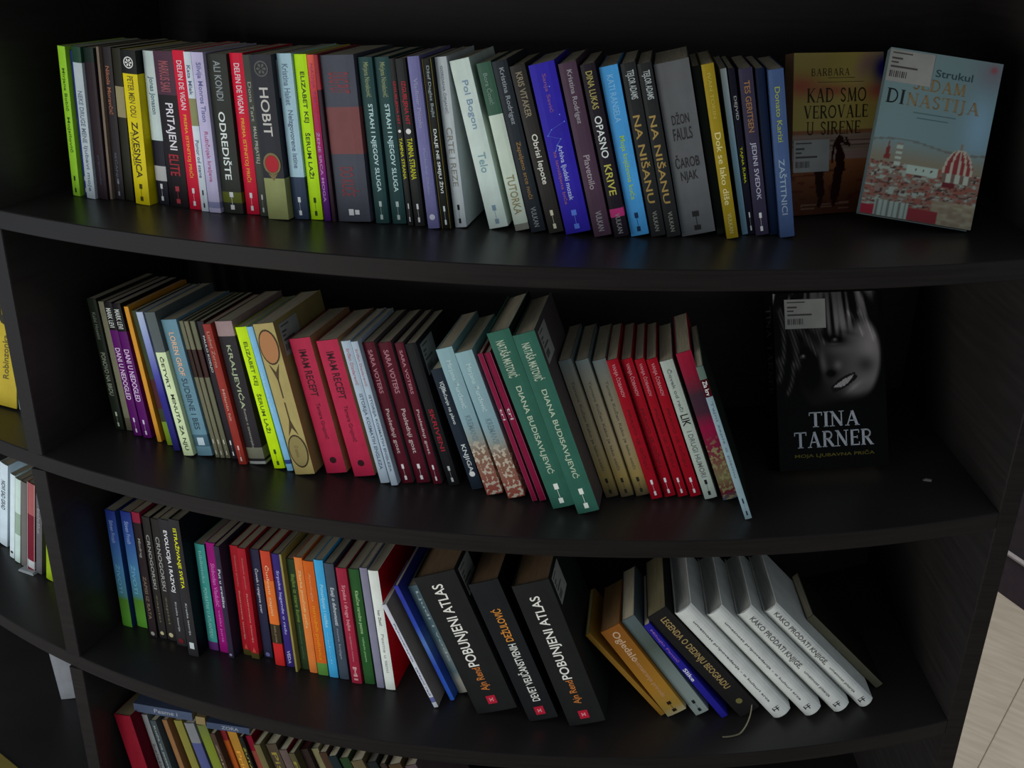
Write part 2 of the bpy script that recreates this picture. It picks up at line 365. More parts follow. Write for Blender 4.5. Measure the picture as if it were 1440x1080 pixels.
# ---------------- bookcase ----------------
CX, CY, R = .1079, 2.8122, 1.6980
DEPTH = .385; TH = .026; A1, A2 = -.4778, .3334; AL = -1.36
SP = .36; Z1 = EYE-.3495; Z = {k: Z1-SP*(k-1) for k in range(-1, 6)}
DARK = wood_mat('dark_stained_wood', (.022,.0195,.0185), (.029,.0255,.024), 0.36, 0.36, (2, 2, 40))
MATT = wood_mat('matt_dark_back', (.026,.022,.021), (.034,.029,.028), .7, .2, (2, 2, 40))
EDGE = wood_mat('dark_edge_banding', (.010,.0080,.0074), (.015,.0120,.0112), .5, .12, (2, 2, 60))
case = bpy.data.objects.new('bookcase', None); COL.objects.link(case); case.location = (0, 0, 0)
tag(case, 'dark brown bow-fronted bookcase whose curved shelves hold rows of books', 'bookcase')
def P(th, r): return (CX+r*math.sin(th), CY-r*math.cos(th))
PY = math.radians(17)
def panel_line(a, yaw):
    x, y = P(a, R); return Vector((x, y)), Vector((math.sin(yaw), math.cos(yaw)))
def inner_th(a, yaw):
    p, d = panel_line(a, yaw); lo, hi = 0, .6
    for _ in range(40):
        mm = (lo+hi)/2; q = p+d*mm
        if math.hypot(q.x-CX, q.y-CY) > R-DEPTH: lo = mm
        else: hi = mm
    q = p+d*lo; return math.atan2(q.x-CX, -(q.y-CY)), lo
RY = math.radians(1.0)
i2, len2 = inner_th(A2, RY)
def board(name, a0, a1, b0, b1, z0, z1, r0, r1, n=40, ch=.0012, front=EDGE):
    """arc board: outer arc a0..a1 at radius r0, inner arc b0..b1 at radius r1, chamfered front"""
    v = []; f = []; mi = []
    prof = [(0, z0+ch, 0), (0, z1-ch, 0), (1, z1, 0), ('i', z1, 0), ('i', z0, 0), (1, z0, 0)]
    for k in range(n+1):
        s = k/n; ta = a0+(a1-a0)*s; tb = b0+(b1-b0)*s
        o = P(ta, r0); oc = P(ta, r0-ch); ii = P(tb, r1)
        v += [(*o, z0+ch), (*o, z1-ch), (*oc, z1), (*ii, z1), (*ii, z0), (*oc, z0)]
    for k in range(n):
        a = 6*k; b = a+6
        for j in range(6):
            f.append((a+j, b+j, b+(j+1) % 6, a+(j+1) % 6)); mi.append(1 if j in (0, 1, 5) else 0)
    f.append(tuple(range(6))); mi.append(0); f.append(tuple(range(6*n+5, 6*n-1, -1))); mi.append(0)
    return link(name, mesh(name, v, f, [DARK, front], mi), case)
for k in range(0, 6):
    board('shelf_board', AL, A2-.0002, AL, i2-.0002, Z[k]-TH, Z[k], R if k != 4 else R+.1, R-DEPTH, 130)
def panel(name, a, yaw, side, z0, z1, ln, w=.026):
    """upright board whose inner front corner is at angle a; side -1 lies to the left of it"""
    p, d = panel_line(a, yaw); n = Vector((d.y, -d.x))*side*w; c = .0012
    A = p+d*.0005; pts = [A+n.normalized()*c, A+d*c, A+d*ln, A+n+d*ln, A+n+d*c, A+n-n.normalized()*c]
    if side > 0: pass
    v = [(q.x, q.y, z0) for q in pts]+[(q.x, q.y, z1) for q in pts]; N = 6
    f = [tuple(range(N)), tuple(range(2*N-1, N-1, -1))]+[(i, (i+1) % N, (i+1) % N+N, i+N) for i in range(N)]
    me = mesh(name, v, f, [DARK, EDGE], [0, 0]+[1 if i in (0, 4, 5) else 0 for i in range(N)])
    bm = bmesh.new(); bm.from_mesh(me); bmesh.ops.recalc_face_normals(bm, faces=bm.faces); bm.to_mesh(me); bm.free()
    return link(name, me, case)
_, len1 = inner_th(A1, PY)
for k in range(1, 6):
    panel('divider_panel', A1, PY, -1, Z[k]+.0001, Z[k-1]-TH-.0001, len1-.002)
panel('end_panel', A2, RY, 1, 0.008, Z[0]+.03, len2+.012)
# curved back, radius just behind the shelves
board('back_panel', AL, i2+.006, AL, i2+.006, .01, Z[0]-TH-.001, R-DEPTH-.0004, R-DEPTH-.0104, 130, .001, MATT)
board('plinth', AL, A2-.001, AL, A2-.001, .009, Z[5]-TH-.0005, R-.04, R-.06, 130, .001, DARK)
# ---------------- room ----------------
FL = wood_mat('beige_floor', (.42,.37,.29), (.50,.45,.37), .5, .35, (2, 14, 2))
fo = box('floor', (-6, 3.5, -4, 6, -.1, -.0005), FL); fo['kind'] = 'structure'
pv, pf = boxes([(0, .186, 0, 1.196, 0, .008)]); pme = mesh('floor_plank', pv, pf, FL)
bm = bmesh.new(); bm.from_mesh(pme); bmesh.ops.recalc_face_normals(bm, faces=bm.faces); bmesh.ops.bevel(bm, geom=list(bm.edges), offset=.0012, segments=1, affect='EDGES'); bm.to_mesh(pme); bm.free()
rp = random.Random(5)
ca, sa = math.cos(math.radians(-38)), math.sin(math.radians(-38))
for i in range(-5, 12):
    off = rp.uniform(0, 1.2)
    for j in range(-2, 3):
        lx, ly = i*.188, j*1.198+off
        x = .9+ca*lx-sa*ly; y = 1.9+sa*lx+ca*ly
        if -.2 < x < 2.6 and -.6 < y < 4.2:
            o = link('floor_plank', pme, fo); o.location = (x, y, -.0004); o.rotation_euler = (0, 0, math.radians(-38))
WP = Vector((1.529, 2.693)); wdir = Vector((.378, -.926)); wn = Vector((.926, .378))
def wallbox(name, s0, s1, t0, t1, z0, z1, mt, parent=None):
    pts = [WP+wdir*s+wn*t for s, t in ((s0, t0), (s1, t0), (s1, t1), (s0, t1))]
    v = [(p.x, p.y, z0) for p in pts]+[(p.x, p.y, z1) for p in pts]; f = [(3, 2, 1, 0), (4, 5, 6, 7), (0, 1, 5, 4), (1, 2, 6, 5), (2, 3, 7, 6), (3, 0, 4, 7)]
    o = link(name, mesh(name, v, f, mt), parent); return o
WALL = mat((50, 46, 50), .6, .5)
w = wallbox('wall_right', -2.6, 1.2, .016, .12, 0, 2.9, WALL); w['kind'] = 'structure'
w = wallbox('baseboard_right', -2.6, 1.2, 0, .0155, .009, .143, mat((52, 46, 52), .35, .5)); w['kind'] = 'structure'
w = wallbox('trim_1', -2.6, 1.2, -.003, .0155, .1432, .149, mat((120, 116, 116), .35, .5)); w['kind'] = 'structure'
w = box('wall_back', (-5, 2.6, 5.0, 5.1, 0, 2.9), mat((70, 66, 64), .7, .5)); w['kind'] = 'structure'
# ---------------- the rows of books ----------------
DATA = [
('books on the top shelf', [
 ((-0.6075,1.3870,-0.3484),0.3571,-0.0566,0.0119,0.1967,0.1259,(128, 175, 45),{'t': [('Mirjana Bobić', (60, 90, 30), 0.14, 0.42, 0.5), ('Mojsilović', (60, 90, 30), 0.46, 0.7, 0.5)], 'm': (30, 50, 20)},'slim lime green paperback at the left end of the top row'),
 ((-0.5922,1.3894,-0.3488),0.3551,-0.0521,0.0062,0.1913,0.1225,(35, 45, 95),{'m': (170, 175, 180)},'very thin navy paperback beside the lime green book starting the top row'),
 ((-0.5838,1.3746,-0.3484),0.3499,-0.0519,0.0139,0.1977,0.1265,(150, 160, 165),{'b': [(0, 0.1, (32, 58, 44))], 't': [('NEKE DRUGE MENE', (95, 105, 120), 0.28, 0.62, 0.5), ('ljubavi moje', (95, 105, 120), 0.64, 0.95, 0.5)]},'pale grey paperback with dark green top band near left of top row'),
 ((-0.5679,1.3731,-0.3483),0.3459,-0.0487,0.0155,0.1968,0.1260,(38, 30, 34),{'b': [(0, 0.09, (24, 34, 30))], 't': [('pripovetke', (60, 60, 75), 0.7, 0.9, 0.3)]},'plain dark brown paperback beside the pale grey book with green top'),
 ((-0.5510,1.3716,-0.3489),0.3416,-0.0538,0.0037,0.1987,0.1272,(98, 86, 76),{},'very thin beige booklet between two dark books, top row left'),
 ((-0.5442,1.3741,-0.3484),0.3410,-0.0473,0.0139,0.1983,0.1269,(38, 34, 36),{'t': [('Nikola Moravčić', (135, 85, 60), 0.12, 0.43, 0.45), ('SEĆANJA', (75, 80, 90), 0.68, 0.88, 0.4)], 'm': (110, 115, 120)},'black paperback with orange brown author name, before the yellow book'),
 ((-0.5292,1.3696,-0.3485),0.3373,-0.0433,0.0130,0.1973,0.1263,(34, 33, 26),{'b': [(0.24, 0.44, (120, 112, 84))]},'thin dark paperback with cream label, touching the yellow spine'),
 ((-0.5089,1.3503,-0.3485),0.3288,-0.0295,0.0220,0.1973,0.1263,(176, 160, 18),{'b': [(0, 0.145, (24, 24, 24))], 'ring': (0.075, (185, 185, 180)), 't': [('PETER MEN ODU', (90, 80, 20), 0.16, 0.42, 0.4), ('ZAVESNICA', (50, 46, 20), 0.45, 0.82, 0.42), ('STRAHOVLADA', (110, 100, 25), 0.52, 0.74, 0.22, 0.25)], 'm': (60, 50, 20)},'yellow paperback with black top and white round emblem'),
 ((-0.4805,1.3544,-0.3488),0.3231,-0.0170,0.0174,0.1968,0.1260,(30, 30, 38),{'b': [(0, 0.57, (160, 172, 170)), (0.74, 0.84, (150, 150, 148))], 't': [('Jonas Jonason', (70, 95, 110), 0.16, 0.4, 0.5)], 'm': (190, 190, 190)},'white topped paperback with dark photo on lower spine, right of yellow book'),
 ((-0.4605,1.3430,-0.3491),0.3158,0.0023,0.0289,0.1983,0.1269,(26, 22, 24),{'b': [(0, 0.27, (60, 38, 50))], 't': [('MARKUS SAKI', (130, 70, 75), 0.06, 0.25, 0.5), ('PRITAJENI', (190, 185, 190), 0.32, 0.62, 0.5), ('ELITE', (140, 35, 45), 0.65, 0.79, 0.5)], 'm': (150, 50, 60)},'black paperback with maroon top and bold white title'),
 ((-0.4310,1.3311,-0.3491),0.3071,0.0092,0.0177,0.2006,0.1284,(168, 22, 44),{'t': [('DELFIN DE VIGAN', (200, 170, 175), 0.06, 0.36, 0.42), ('PREMA ISTINITOJ PRIČI', (215, 140, 50), 0.39, 0.79, 0.42)], 'm': (225, 200, 205)},'bright red paperback with yellow title, the left one of two alike'),
 ((-0.4123,1.3212,-0.3491),0.3014,0.0188,0.0102,0.2000,0.1280,(165, 172, 178),{'b': [(0.28, 0.45, (110, 110, 75))], 't': [('Kata Mlek', (80, 90, 110), 0.08, 0.26, 0.5), ('Ponor od stene', (80, 90, 110), 0.54, 0.78, 0.5)], 'm': (40, 40, 45)},'slim white paperback with olive patch beside the bright red book'),
 ((-0.4011,1.3166,-0.3491),0.2981,0.0227,0.0167,0.2003,0.1282,(152, 145, 170),{'t': [('Silvija Monros Tison', (90, 90, 130), 0.06, 0.42, 0.5), ('Ružičnjak kraljeva', (150, 85, 115), 0.48, 0.8, 0.45)], 'b': [(0.93, 0.97, (110, 110, 140))]},'lilac paperback with purple lettering between white and dark spines'),
 ((-0.3815,1.3165,-0.3491),0.2931,0.0276,0.0278,0.1989,0.1273,(38, 40, 36),{'t': [('ALI KONDI', (120, 125, 125), 0.04, 0.28, 0.35), ('ODREDIŠTE', (190, 195, 190), 0.35, 0.78, 0.42)], 'b': [(0.86, 0.93, (75, 80, 28))], 'm': (190, 190, 190)},'dark green paperback with large white title, before second red one'),
 ((-0.3510,1.3127,-0.3491),0.2848,0.0331,0.0184,0.2009,0.1286,(168, 22, 44),{'t': [('DELFIN DE VIGAN', (200, 170, 175), 0.06, 0.36, 0.42), ('PREMA ISTINITOJ PRIČI', (215, 140, 50), 0.39, 0.79, 0.42)], 'm': (225, 200, 205)},'bright red paperback with yellow title, the right one of two alike'),
 ((-0.3315,1.3045,-0.3491),0.2790,0.0399,0.0116,0.1999,0.1279,(52, 54, 48),{'t': [('Dona Tart', (130, 130, 120), 0.16, 0.4, 0.4), ('MALI PRIJATELJ', (150, 150, 140), 0.43, 0.66, 0.5)], 'm': (160, 165, 160)},'slim dark olive paperback between the red book and the thick fantasy volume'),
 ((-0.3180,1.2909,-0.3491),0.2744,0.0475,0.0287,0.2017,0.1291,(36, 37, 42),{'b': [(0.74, 1, (118, 122, 78))], 'ring': (0.08, (75, 75, 72)), 't': [('HOBIT', (165, 162, 155), 0.19, 0.48, 0.42)], 'disc': (0.65, (150, 28, 38)), 'sticker': 1},'thick black volume with red round emblem above olive bottom'),
 ((-0.2848,1.2939,-0.3491),0.2659,0.0523,0.0193,0.2037,0.1304,(44, 54, 72),{'b': [(0, 0.735, (138, 165, 175))], 't': [('Kristina Haket', (90, 110, 125), 0.06, 0.3, 0.4), ('Neizgovorene istine', (85, 100, 115), 0.33, 0.68, 0.45)], 'm': (200, 205, 210)},'pale blue paperback with navy lower band beside the lime one'),
 ((-0.2635,1.2929,-0.3491),0.2602,0.0539,0.0165,0.2034,0.1302,(150, 190, 22),{'t': [('ELIZABET KEJ', (45, 60, 15), 0.1, 0.4, 0.42), ('ŠERUM LAŽI', (45, 60, 15), 0.46, 0.74, 0.42)], 'm': (45, 60, 15)},'neon lime paperback in the top row beside a red and purple one'),
 ((-0.2453,1.2878,-0.3491),0.2550,0.0604,0.0089,0.2037,0.1304,(120, 40, 60),{'ramp': [(0, (175, 75, 60)), (0.3, (150, 35, 50)), (0.55, (125, 30, 80)), (0.8, (80, 25, 100)), (1, (60, 25, 85))], 't': [('NADIJA REBRONJA', (140, 50, 90), 0.05, 0.42, 0.45), ('ŽENE SRCA MOGA', (165, 120, 165), 0.45, 0.88, 0.5)]},'paperback fading from red to purple beside the neon lime one'),
 ((-0.2345,1.2839,-0.3491),0.2519,0.0688,0.0050,0.2043,0.1308,(40, 28, 34),{'b': [(0, 0.2, (120, 40, 45))]},'thin dark book with short red top beside thick grey one'),
 ((-0.2269,1.2865,-0.3491),0.2500,0.0743,0.0438,0.2036,0.1303,(58, 60, 68),{'b': [(0.3, 0.58, (98, 58, 58))], 't': [('DUG PUT', (110, 50, 55), 0.1, 0.22, 0.6), ('DO KUĆE', (110, 50, 55), 0.66, 0.84, 0.55)], 'tile': (0.94, (190, 190, 190))},'thickest grey volume of top row with brown red middle panel'),
 ((-0.1783,1.2813,-0.3491),0.2366,0.0831,0.0176,0.2032,0.1300,(36, 58, 58),{'t': [('Mirjana Novaković', (115, 125, 90), 0.03, 0.23, 0.5), ('STRAH I NJEGOV SLUGA', (165, 190, 190), 0.27, 0.8, 0.42)], 'm': (160, 175, 170)},'dark green paperback with pale title, left one of two alike'),
 ((-0.1571,1.2813,-0.3491),0.2308,0.0917,0.0184,0.2037,0.1304,(36, 58, 58),{'t': [('Mirjana Novaković', (115, 125, 90), 0.03, 0.23, 0.5), ('STRAH I NJEGOV SLUGA', (165, 190, 190), 0.27, 0.8, 0.42)], 'm': (160, 175, 170)},'dark green paperback with pale title, right one of two alike'),
 ((-0.1367,1.2736,-0.3491),0.2249,0.1016,0.0072,0.2035,0.1303,(34, 34, 34),{'t': [('IZGUBLJENA NIT', (150, 35, 45), 0.13, 0.38, 0.55), ('TAMNA STRANA', (165, 165, 25), 0.46, 0.71, 0.55)], 'dot': (0.42, (190, 190, 185)), 'm': (200, 200, 200)},'slim black paperback with red and yellow lettering, left of a pair'),
 ((-0.1275,1.2716,-0.3491),0.2223,0.1088,0.0128,0.2039,0.1305,(34, 34, 34),{'t': [('IZGUBLJENA NIT', (150, 35, 45), 0.13, 0.38, 0.55), ('TAMNA STRANA', (165, 165, 25), 0.46, 0.71, 0.55)], 'dot': (0.42, (190, 190, 185)), 'm': (200, 200, 200)},'slim black paperback with red and yellow lettering, right of a pair'),
 ((-0.1101,1.2620,-0.3491),0.2172,0.1155,0.0144,0.2079,0.1331,(92, 90, 128),{'t': [('Vladimir Pištalo', (125, 125, 150), 0.12, 0.4, 0.35), ('Poslednji čitalac', (120, 120, 150), 0.52, 0.8, 0.35)], 'dot': (0.93, (180, 180, 200))},'grey lilac paperback before the yellow edged black one'),
 ((-0.0925,1.2626,-0.3491),0.2124,0.1180,0.0116,0.2059,0.1318,(24, 25, 24),{'edge': (105, 92, 20), 't': [('Džef Daglas Bejbi', (120, 130, 130), 0.04, 0.33, 0.4), ('DALJE NE SMIJU ŽIVI', (185, 190, 185), 0.4, 0.78, 0.5)], 'm': (190, 200, 195)},'black paperback with thin gold edges and white title'),
 ((-0.0764,1.2703,-0.3491),0.2085,0.1251,0.0145,0.2072,0.1326,(158, 164, 166),{'t': [('GORDANA ĆIRJANIĆ', (95, 105, 115), 0.05, 0.32, 0.35), ('CRTE I REZE', (120, 120, 110), 0.4, 0.75, 0.5)], 'm': (30, 30, 30)},'greyish white paperback with wide dark gap on its right'),
 ((-0.0330,1.2661,-0.3491),0.1979,0.2537,0.0243,0.2078,0.1330,(168, 180, 172),{'t': [('Pol Bogon', (110, 130, 150), 0.12, 0.4, 0.4), ('Telo', (110, 140, 145), 0.54, 0.66, 0.4)], 'm': (110, 130, 145)},'thick off-white paperback leaning left, blue grey lettering'),
 ((-0.0001,1.2597,-0.3491),0.1869,0.2569,0.0179,0.2064,0.1321,(162, 172, 158),{'b': [(0, 0.3, (50, 76, 62)), (0.96, 1, (110, 110, 100))], 't': [('Bora Ćosić', (100, 120, 110), 0.06, 0.24, 0.4), ('TUTORKA', (125, 115, 80), 0.66, 0.9, 0.55)]},'white paperback with dark green top third'),
 ((0.0197,1.2541,-0.3491),0.1814,0.2598,0.0183,0.2098,0.1343,(34, 38, 42),{'t': [('Kristina Rodrigez', (120, 125, 130), 0.04, 0.36, 0.4), ('Zapaljeno srce noći', (125, 95, 55), 0.46, 0.8, 0.4), ('VULKAN', (120, 125, 125), 0.85, 0.97, 0.35)]},'black paperback with gold script title beside green and white one'),
 ((0.0420,1.2515,-0.3491),0.1752,0.2700,0.0184,0.2058,0.1317,(42, 40, 38),{'t': [('KRIS VITAKER', (120, 110, 90), 0.04, 0.3, 0.42), ('Obrisi lepote', (190, 188, 175), 0.4, 0.7, 0.5)], 'm': (190, 185, 160)},'dark brown paperback with white title next to royal blue volume'),
 ((0.0631,1.2488,-0.3491),0.1694,0.2628,0.0313,0.2074,0.1327,(42, 34, 132),{'t': [('Sanja Savić', (110, 70, 120), 0.06, 0.28, 0.2), ('Arhiva ljudski mozak', (150, 160, 210), 0.47, 0.8, 0.24), ('za izmišljena bića', (130, 80, 110), 0.5, 0.82, 0.17, 0.28)], 'dots': (95, 130, 200), 'm': (80, 110, 200)},'royal blue volume with faint constellation of pale dots'),
 ((0.0980,1.2402,-0.3491),0.1598,0.2589,0.0211,0.2109,0.1350,(62, 46, 58),{'t': [('Kristina Rodrigez', (130, 125, 130), 0.04, 0.34, 0.36), ('Plavetnilo', (135, 125, 130), 0.52, 0.72, 0.36), ('VULKAN', (130, 125, 130), 0.85, 0.97, 0.35)]},'mauve brown paperback right of royal blue volume'),
 ((0.1231,1.2406,-0.3491),0.1529,0.2571,0.0173,0.2102,0.1345,(32, 28, 34),{'t': [('DINA LUKAS', (140, 130, 75), 0.04, 0.25, 0.45), ('OPASNO', (185, 190, 185), 0.29, 0.53, 0.5), ('KRIVE', (160, 155, 70), 0.57, 0.75, 0.5), ('VULKAN', (120, 120, 120), 0.86, 0.98, 0.35)], 'b': [(0.83, 0.88, (150, 45, 95))]},'black paperback with bold title and pink patch near its foot'),
 ((0.1443,1.2469,-0.3491),0.1471,0.2533,0.0219,0.2071,0.1326,(62, 128, 178),{'t': [('KATI RANSELA', (110, 160, 195), 0.05, 0.32, 0.35), ('Moja književna kuća', (135, 170, 80), 0.4, 0.78, 0.38)], 'm': (25, 45, 70)},'sky blue paperback with green script title'),
 ((0.1694,1.2473,-0.3491),0.1402,0.2490,0.0176,0.2114,0.1353,(36, 37, 37),{'t': [('TEJLOR ADAMS', (150, 155, 155), 0.04, 0.2, 0.6), ('NA NIŠANU', (140, 115, 65), 0.29, 0.8, 0.6), ('VULKAN', (120, 120, 110), 0.85, 0.97, 0.3)]},'black paperback with gold capitals, left one of a pair'),
 ((0.1889,1.2472,-0.3491),0.1349,0.2491,0.0169,0.2117,0.1355,(36, 37, 37),{'t': [('TEJLOR ADAMS', (150, 155, 155), 0.04, 0.2, 0.6), ('NA NIŠANU', (140, 115, 65), 0.29, 0.8, 0.6), ('VULKAN', (120, 120, 110), 0.85, 0.97, 0.3)]},'black paperback with gold capitals, right one of a pair'),
 ((0.2086,1.2524,-0.3491),0.1294,0.2465,0.0410,0.2112,0.1352,(78, 79, 80),{'h': [('DŽON', (38, 38, 38), 0.28, 0.35, 0.5), ('FAULS', (38, 38, 38), 0.37, 0.44, 0.55), ('ČAROB', (38, 38, 38), 0.52, 0.6, 0.7), ('NJAK', (38, 38, 38), 0.62, 0.69, 0.5)], 'm': (35, 35, 35)},'thick plain grey volume with thin black hand lettering'),
 ((0.2548,1.2655,-0.3491),0.1164,0.2459,0.0097,0.2086,0.1335,(26, 32, 28),{},'blackish green paperback squeezed between grey and mustard spines'),
 ((0.2634,1.2465,-0.3491),0.1145,0.2439,0.0142,0.2130,0.1363,(126, 108, 30),{'t': [('IVAN TOKIN', (150, 135, 60), 0.05, 0.3, 0.3), ('Dok se lako diše', (185, 175, 120), 0.38, 0.8, 0.5), ('VULKAN', (165, 155, 100), 0.85, 0.97, 0.35)]},'mustard yellow paperback near the right of top row'),
 ((0.2868,1.2683,-0.3491),0.1075,0.2375,0.0071,0.2059,0.1318,(120, 145, 158),{'ramp': [(0, (150, 158, 158)), (0.5, (110, 140, 155)), (1, (90, 120, 135))]},'pale blue grey slim paperback beside the mustard one'),
 ((0.2950,1.2690,-0.3491),0.1052,0.2325,0.0079,0.2062,0.1320,(26, 26, 36),{'t': [('DEJVID', (150, 150, 150), 0.16, 0.3, 0.5), ('TAJNA ŠUMA', (165, 170, 20), 0.46, 0.68, 0.55)], 'm': (200, 200, 200)},'thin black paperback with short yellow title'),
 ((0.3033,1.2650,-0.3491),0.1032,0.2150,0.0160,0.2056,0.1316,(48, 44, 60),{'t': [('TES GERITSEN', (130, 95, 60), 0.07, 0.37, 0.42), ('JEDINI SVEDOK', (150, 150, 165), 0.43, 0.78, 0.45)], 'm': (200, 200, 205)},'dark violet paperback with brown and white lettering'),
 ((0.3218,1.2695,-0.3491),0.0978,0.2052,0.0109,0.2056,0.1316,(22, 30, 48),{},'dark navy book next to the blue grey one at row end'),
 ((0.3325,1.2581,-0.3491),0.0962,0.1926,0.0176,0.2053,0.1314,(56, 72, 104),{'t': [('Donato Karizi', (125, 135, 65), 0.1, 0.42, 0.35), ('ZAŠTITNICI', (120, 135, 150), 0.52, 0.86, 0.5)]},'blue grey paperback ending the upright books of the top row'),
]),
('books on the middle shelf', [
 ((-0.6003,1.3940,-0.7091),0.3562,0.0867,0.0160,0.2072,0.1326,(30, 34, 28),{'t': [('Kalid Hoseini', (90, 95, 85), 0.1, 0.3, 0.4), ('PONOVO NA BRDU', (120, 125, 110), 0.4, 0.73, 0.5)], 'm': (160, 165, 150)},'dark olive paperback at left end of middle row'),
 ((-0.5822,1.3909,-0.7091),0.3519,0.0917,0.0104,0.2042,0.1307,(102, 100, 82),{'b': [(0.9, 1, (80, 76, 62))]},'thin khaki paperback between dark olive and purple spines'),
 ((-0.5657,1.3745,-0.7091),0.3455,0.1042,0.0141,0.2088,0.1336,(74, 22, 82),{'b': [(0, 0.2, (26, 24, 26))], 't': [('MARK LEVI', (170, 175, 170), 0.04, 0.18, 0.6), ('DANI U NEDOGLED', (190, 170, 200), 0.33, 0.72, 0.6)], 'm': (190, 180, 200)},'purple paperback with black top, left one of a pair'),
 ((-0.5491,1.3675,-0.7091),0.3406,0.1171,0.0150,0.2096,0.1341,(74, 22, 82),{'b': [(0, 0.2, (26, 24, 26))], 't': [('MARK LEVI', (170, 175, 170), 0.04, 0.18, 0.6), ('DANI U NEDOGLED', (190, 170, 200), 0.33, 0.72, 0.6)], 'm': (190, 180, 200)},'purple paperback with black top, right one of a pair'),
 ((-0.5239,1.3553,-0.7091),0.3330,0.1333,0.0073,0.2101,0.1345,(176, 122, 40),{},'thin orange paperback right of purple pair'),
 ((-0.5126,1.3571,-0.7091),0.3319,0.1433,0.0061,0.2037,0.1304,(58, 36, 28),{'t': [('Snežna kraljica', (120, 120, 105), 0.2, 0.5, 0.5)], 'm': (180, 170, 150)},'thin dark brown paperback touching the thin orange one'),
 ((-0.5061,1.3454,-0.7091),0.3275,0.1567,0.0096,0.2083,0.1333,(46, 52, 34),{'b': [(0.82, 1, (95, 120, 32)), (0.5, 0.72, (58, 30, 32))]},'dark olive paperback with green foot'),
 ((-0.4915,1.3286,-0.7091),0.3222,0.1643,0.0108,0.2124,0.1359,(40, 36, 105),{'ramp': [(0, (140, 150, 170)), (0.2, (110, 120, 160)), (0.45, (60, 60, 130)), (0.6, (38, 34, 105)), (1, (34, 32, 80))]},'paperback fading from pale blue to indigo'),
 ((-0.4727,1.3141,-0.7091),0.3161,0.1692,0.0168,0.2177,0.1393,(168, 180, 140),{'b': [(0, 0.27, (68, 74, 74)), (0.05, 0.1, (50, 54, 56))], 't': [('ČETVRT', (40, 40, 36), 0.3, 0.52, 0.4), ('MINUTA ZA NJU', (40, 40, 36), 0.56, 0.96, 0.45)]},'cream green paperback with grey top and dark lettering'),
 ((-0.4529,1.3151,-0.7091),0.3112,0.1717,0.0254,0.2072,0.1326,(82, 112, 124),{'b': [(0.84, 0.93, (58, 84, 96))], 't': [('LOREN GROF', (190, 150, 120), 0.09, 0.4, 0.34), ('SUDBINE I BES', (45, 62, 72), 0.42, 0.8, 0.36)], 'tile': (0.89, (160, 175, 180))},'grey teal paperback with orange and white lettering'),
 ((-0.4251,1.3105,-0.7091),0.3037,0.1750,0.0062,0.2081,0.1332,(90, 88, 70),{'b': [(0.2, 0.4, (44, 32, 28))], 'm': (185, 180, 165)},'first of three thin khaki paperbacks beside grey teal one'),
 ((-0.4180,1.3096,-0.7091),0.3019,0.1752,0.0067,0.2082,0.1333,(90, 88, 70),{'b': [(0.2, 0.4, (44, 32, 28))], 'm': (185, 180, 165)},'middle of three thin khaki paperbacks'),
 ((-0.4103,1.3094,-0.7091),0.2999,0.1716,0.0075,0.2086,0.1335,(84, 84, 66),{'b': [(0.2, 0.4, (48, 30, 28))], 'm': (185, 180, 165)},'third of three thin khaki paperbacks, beside narrow black one'),
 ((-0.4015,1.3074,-0.7091),0.2974,0.1621,0.0103,0.2093,0.1340,(34, 30, 34),{'t': [('PAULO KOELJO', (165, 165, 160), 0.1, 0.36, 0.4)], 'm': (190, 190, 185)},'narrow black paperback left of brick red one'),
 ((-0.3869,1.2915,-0.7091),0.2923,0.1715,0.0123,0.2114,0.1353,(118, 40, 34),{'t': [('Lizbet Zerna', (150, 110, 95), 0.05, 0.3, 0.4), ('Milenin hit', (165, 125, 110), 0.45, 0.68, 0.35)], 'mot': ((118, 40, 34), (150, 85, 70), 60), 'm': (190, 160, 150)},'brick red paperback with faint pattern'),
 ((-0.3724,1.2938,-0.7091),0.2888,0.1597,0.0263,0.2150,0.1376,(36, 33, 35),{'b': [(0, 0.1, (125, 105, 105)), (0.88, 0.96, (92, 92, 78)), (0.98, 1, (130, 132, 128))], 't': [('KRALJEVIĆA', (140, 150, 120), 0.16, 0.6, 0.42), ('Roman o zanesenjaku', (120, 120, 110), 0.6, 0.88, 0.2)]},'black paperback with floral top, left of lime green one'),
 ((-0.3344,1.2817,-0.7091),0.2780,0.2001,0.0170,0.2125,0.1360,(158, 194, 18),{'t': [('ELIZABET KEJ', (60, 80, 15), 0.1, 0.4, 0.42), ('ŠERUM LAŽI', (60, 80, 15), 0.46, 0.74, 0.42)], 'm': (45, 60, 15)},'neon lime paperback in the middle row'),
 ((-0.3145,1.2755,-0.7091),0.2724,0.2105,0.0091,0.2162,0.1384,(104, 150, 180),{'t': [('Aleksandra Šutić', (140, 180, 205), 0.3, 0.6, 0.5)], 'b': [(0.92, 0.95, (40, 60, 110))]},'thin light blue paperback beside the lime one of middle row'),
 ((-0.3012,1.2654,-0.7091),0.2683,0.2125,0.0305,0.2240,0.1434,(138, 124, 78),{'rackets': 1, 'side': (112, 98, 62), 'sticker': 1},'tan volume with two drawn tennis rackets on spine'),
 ((-0.2581,1.2711,-0.7091),0.2573,0.2206,0.0313,0.2023,0.1294,(144, 34, 58),{'t': [('IMAM RECEPT', (52, 12, 24), 0.08, 0.42, 0.36), ('Tamara Grujović', (80, 20, 35), 0.47, 0.74, 0.26)], 'dot': (0.9, (40, 10, 20)), 'side': (130, 100, 70)},'raspberry pink paperback next to the tennis racket volume'),
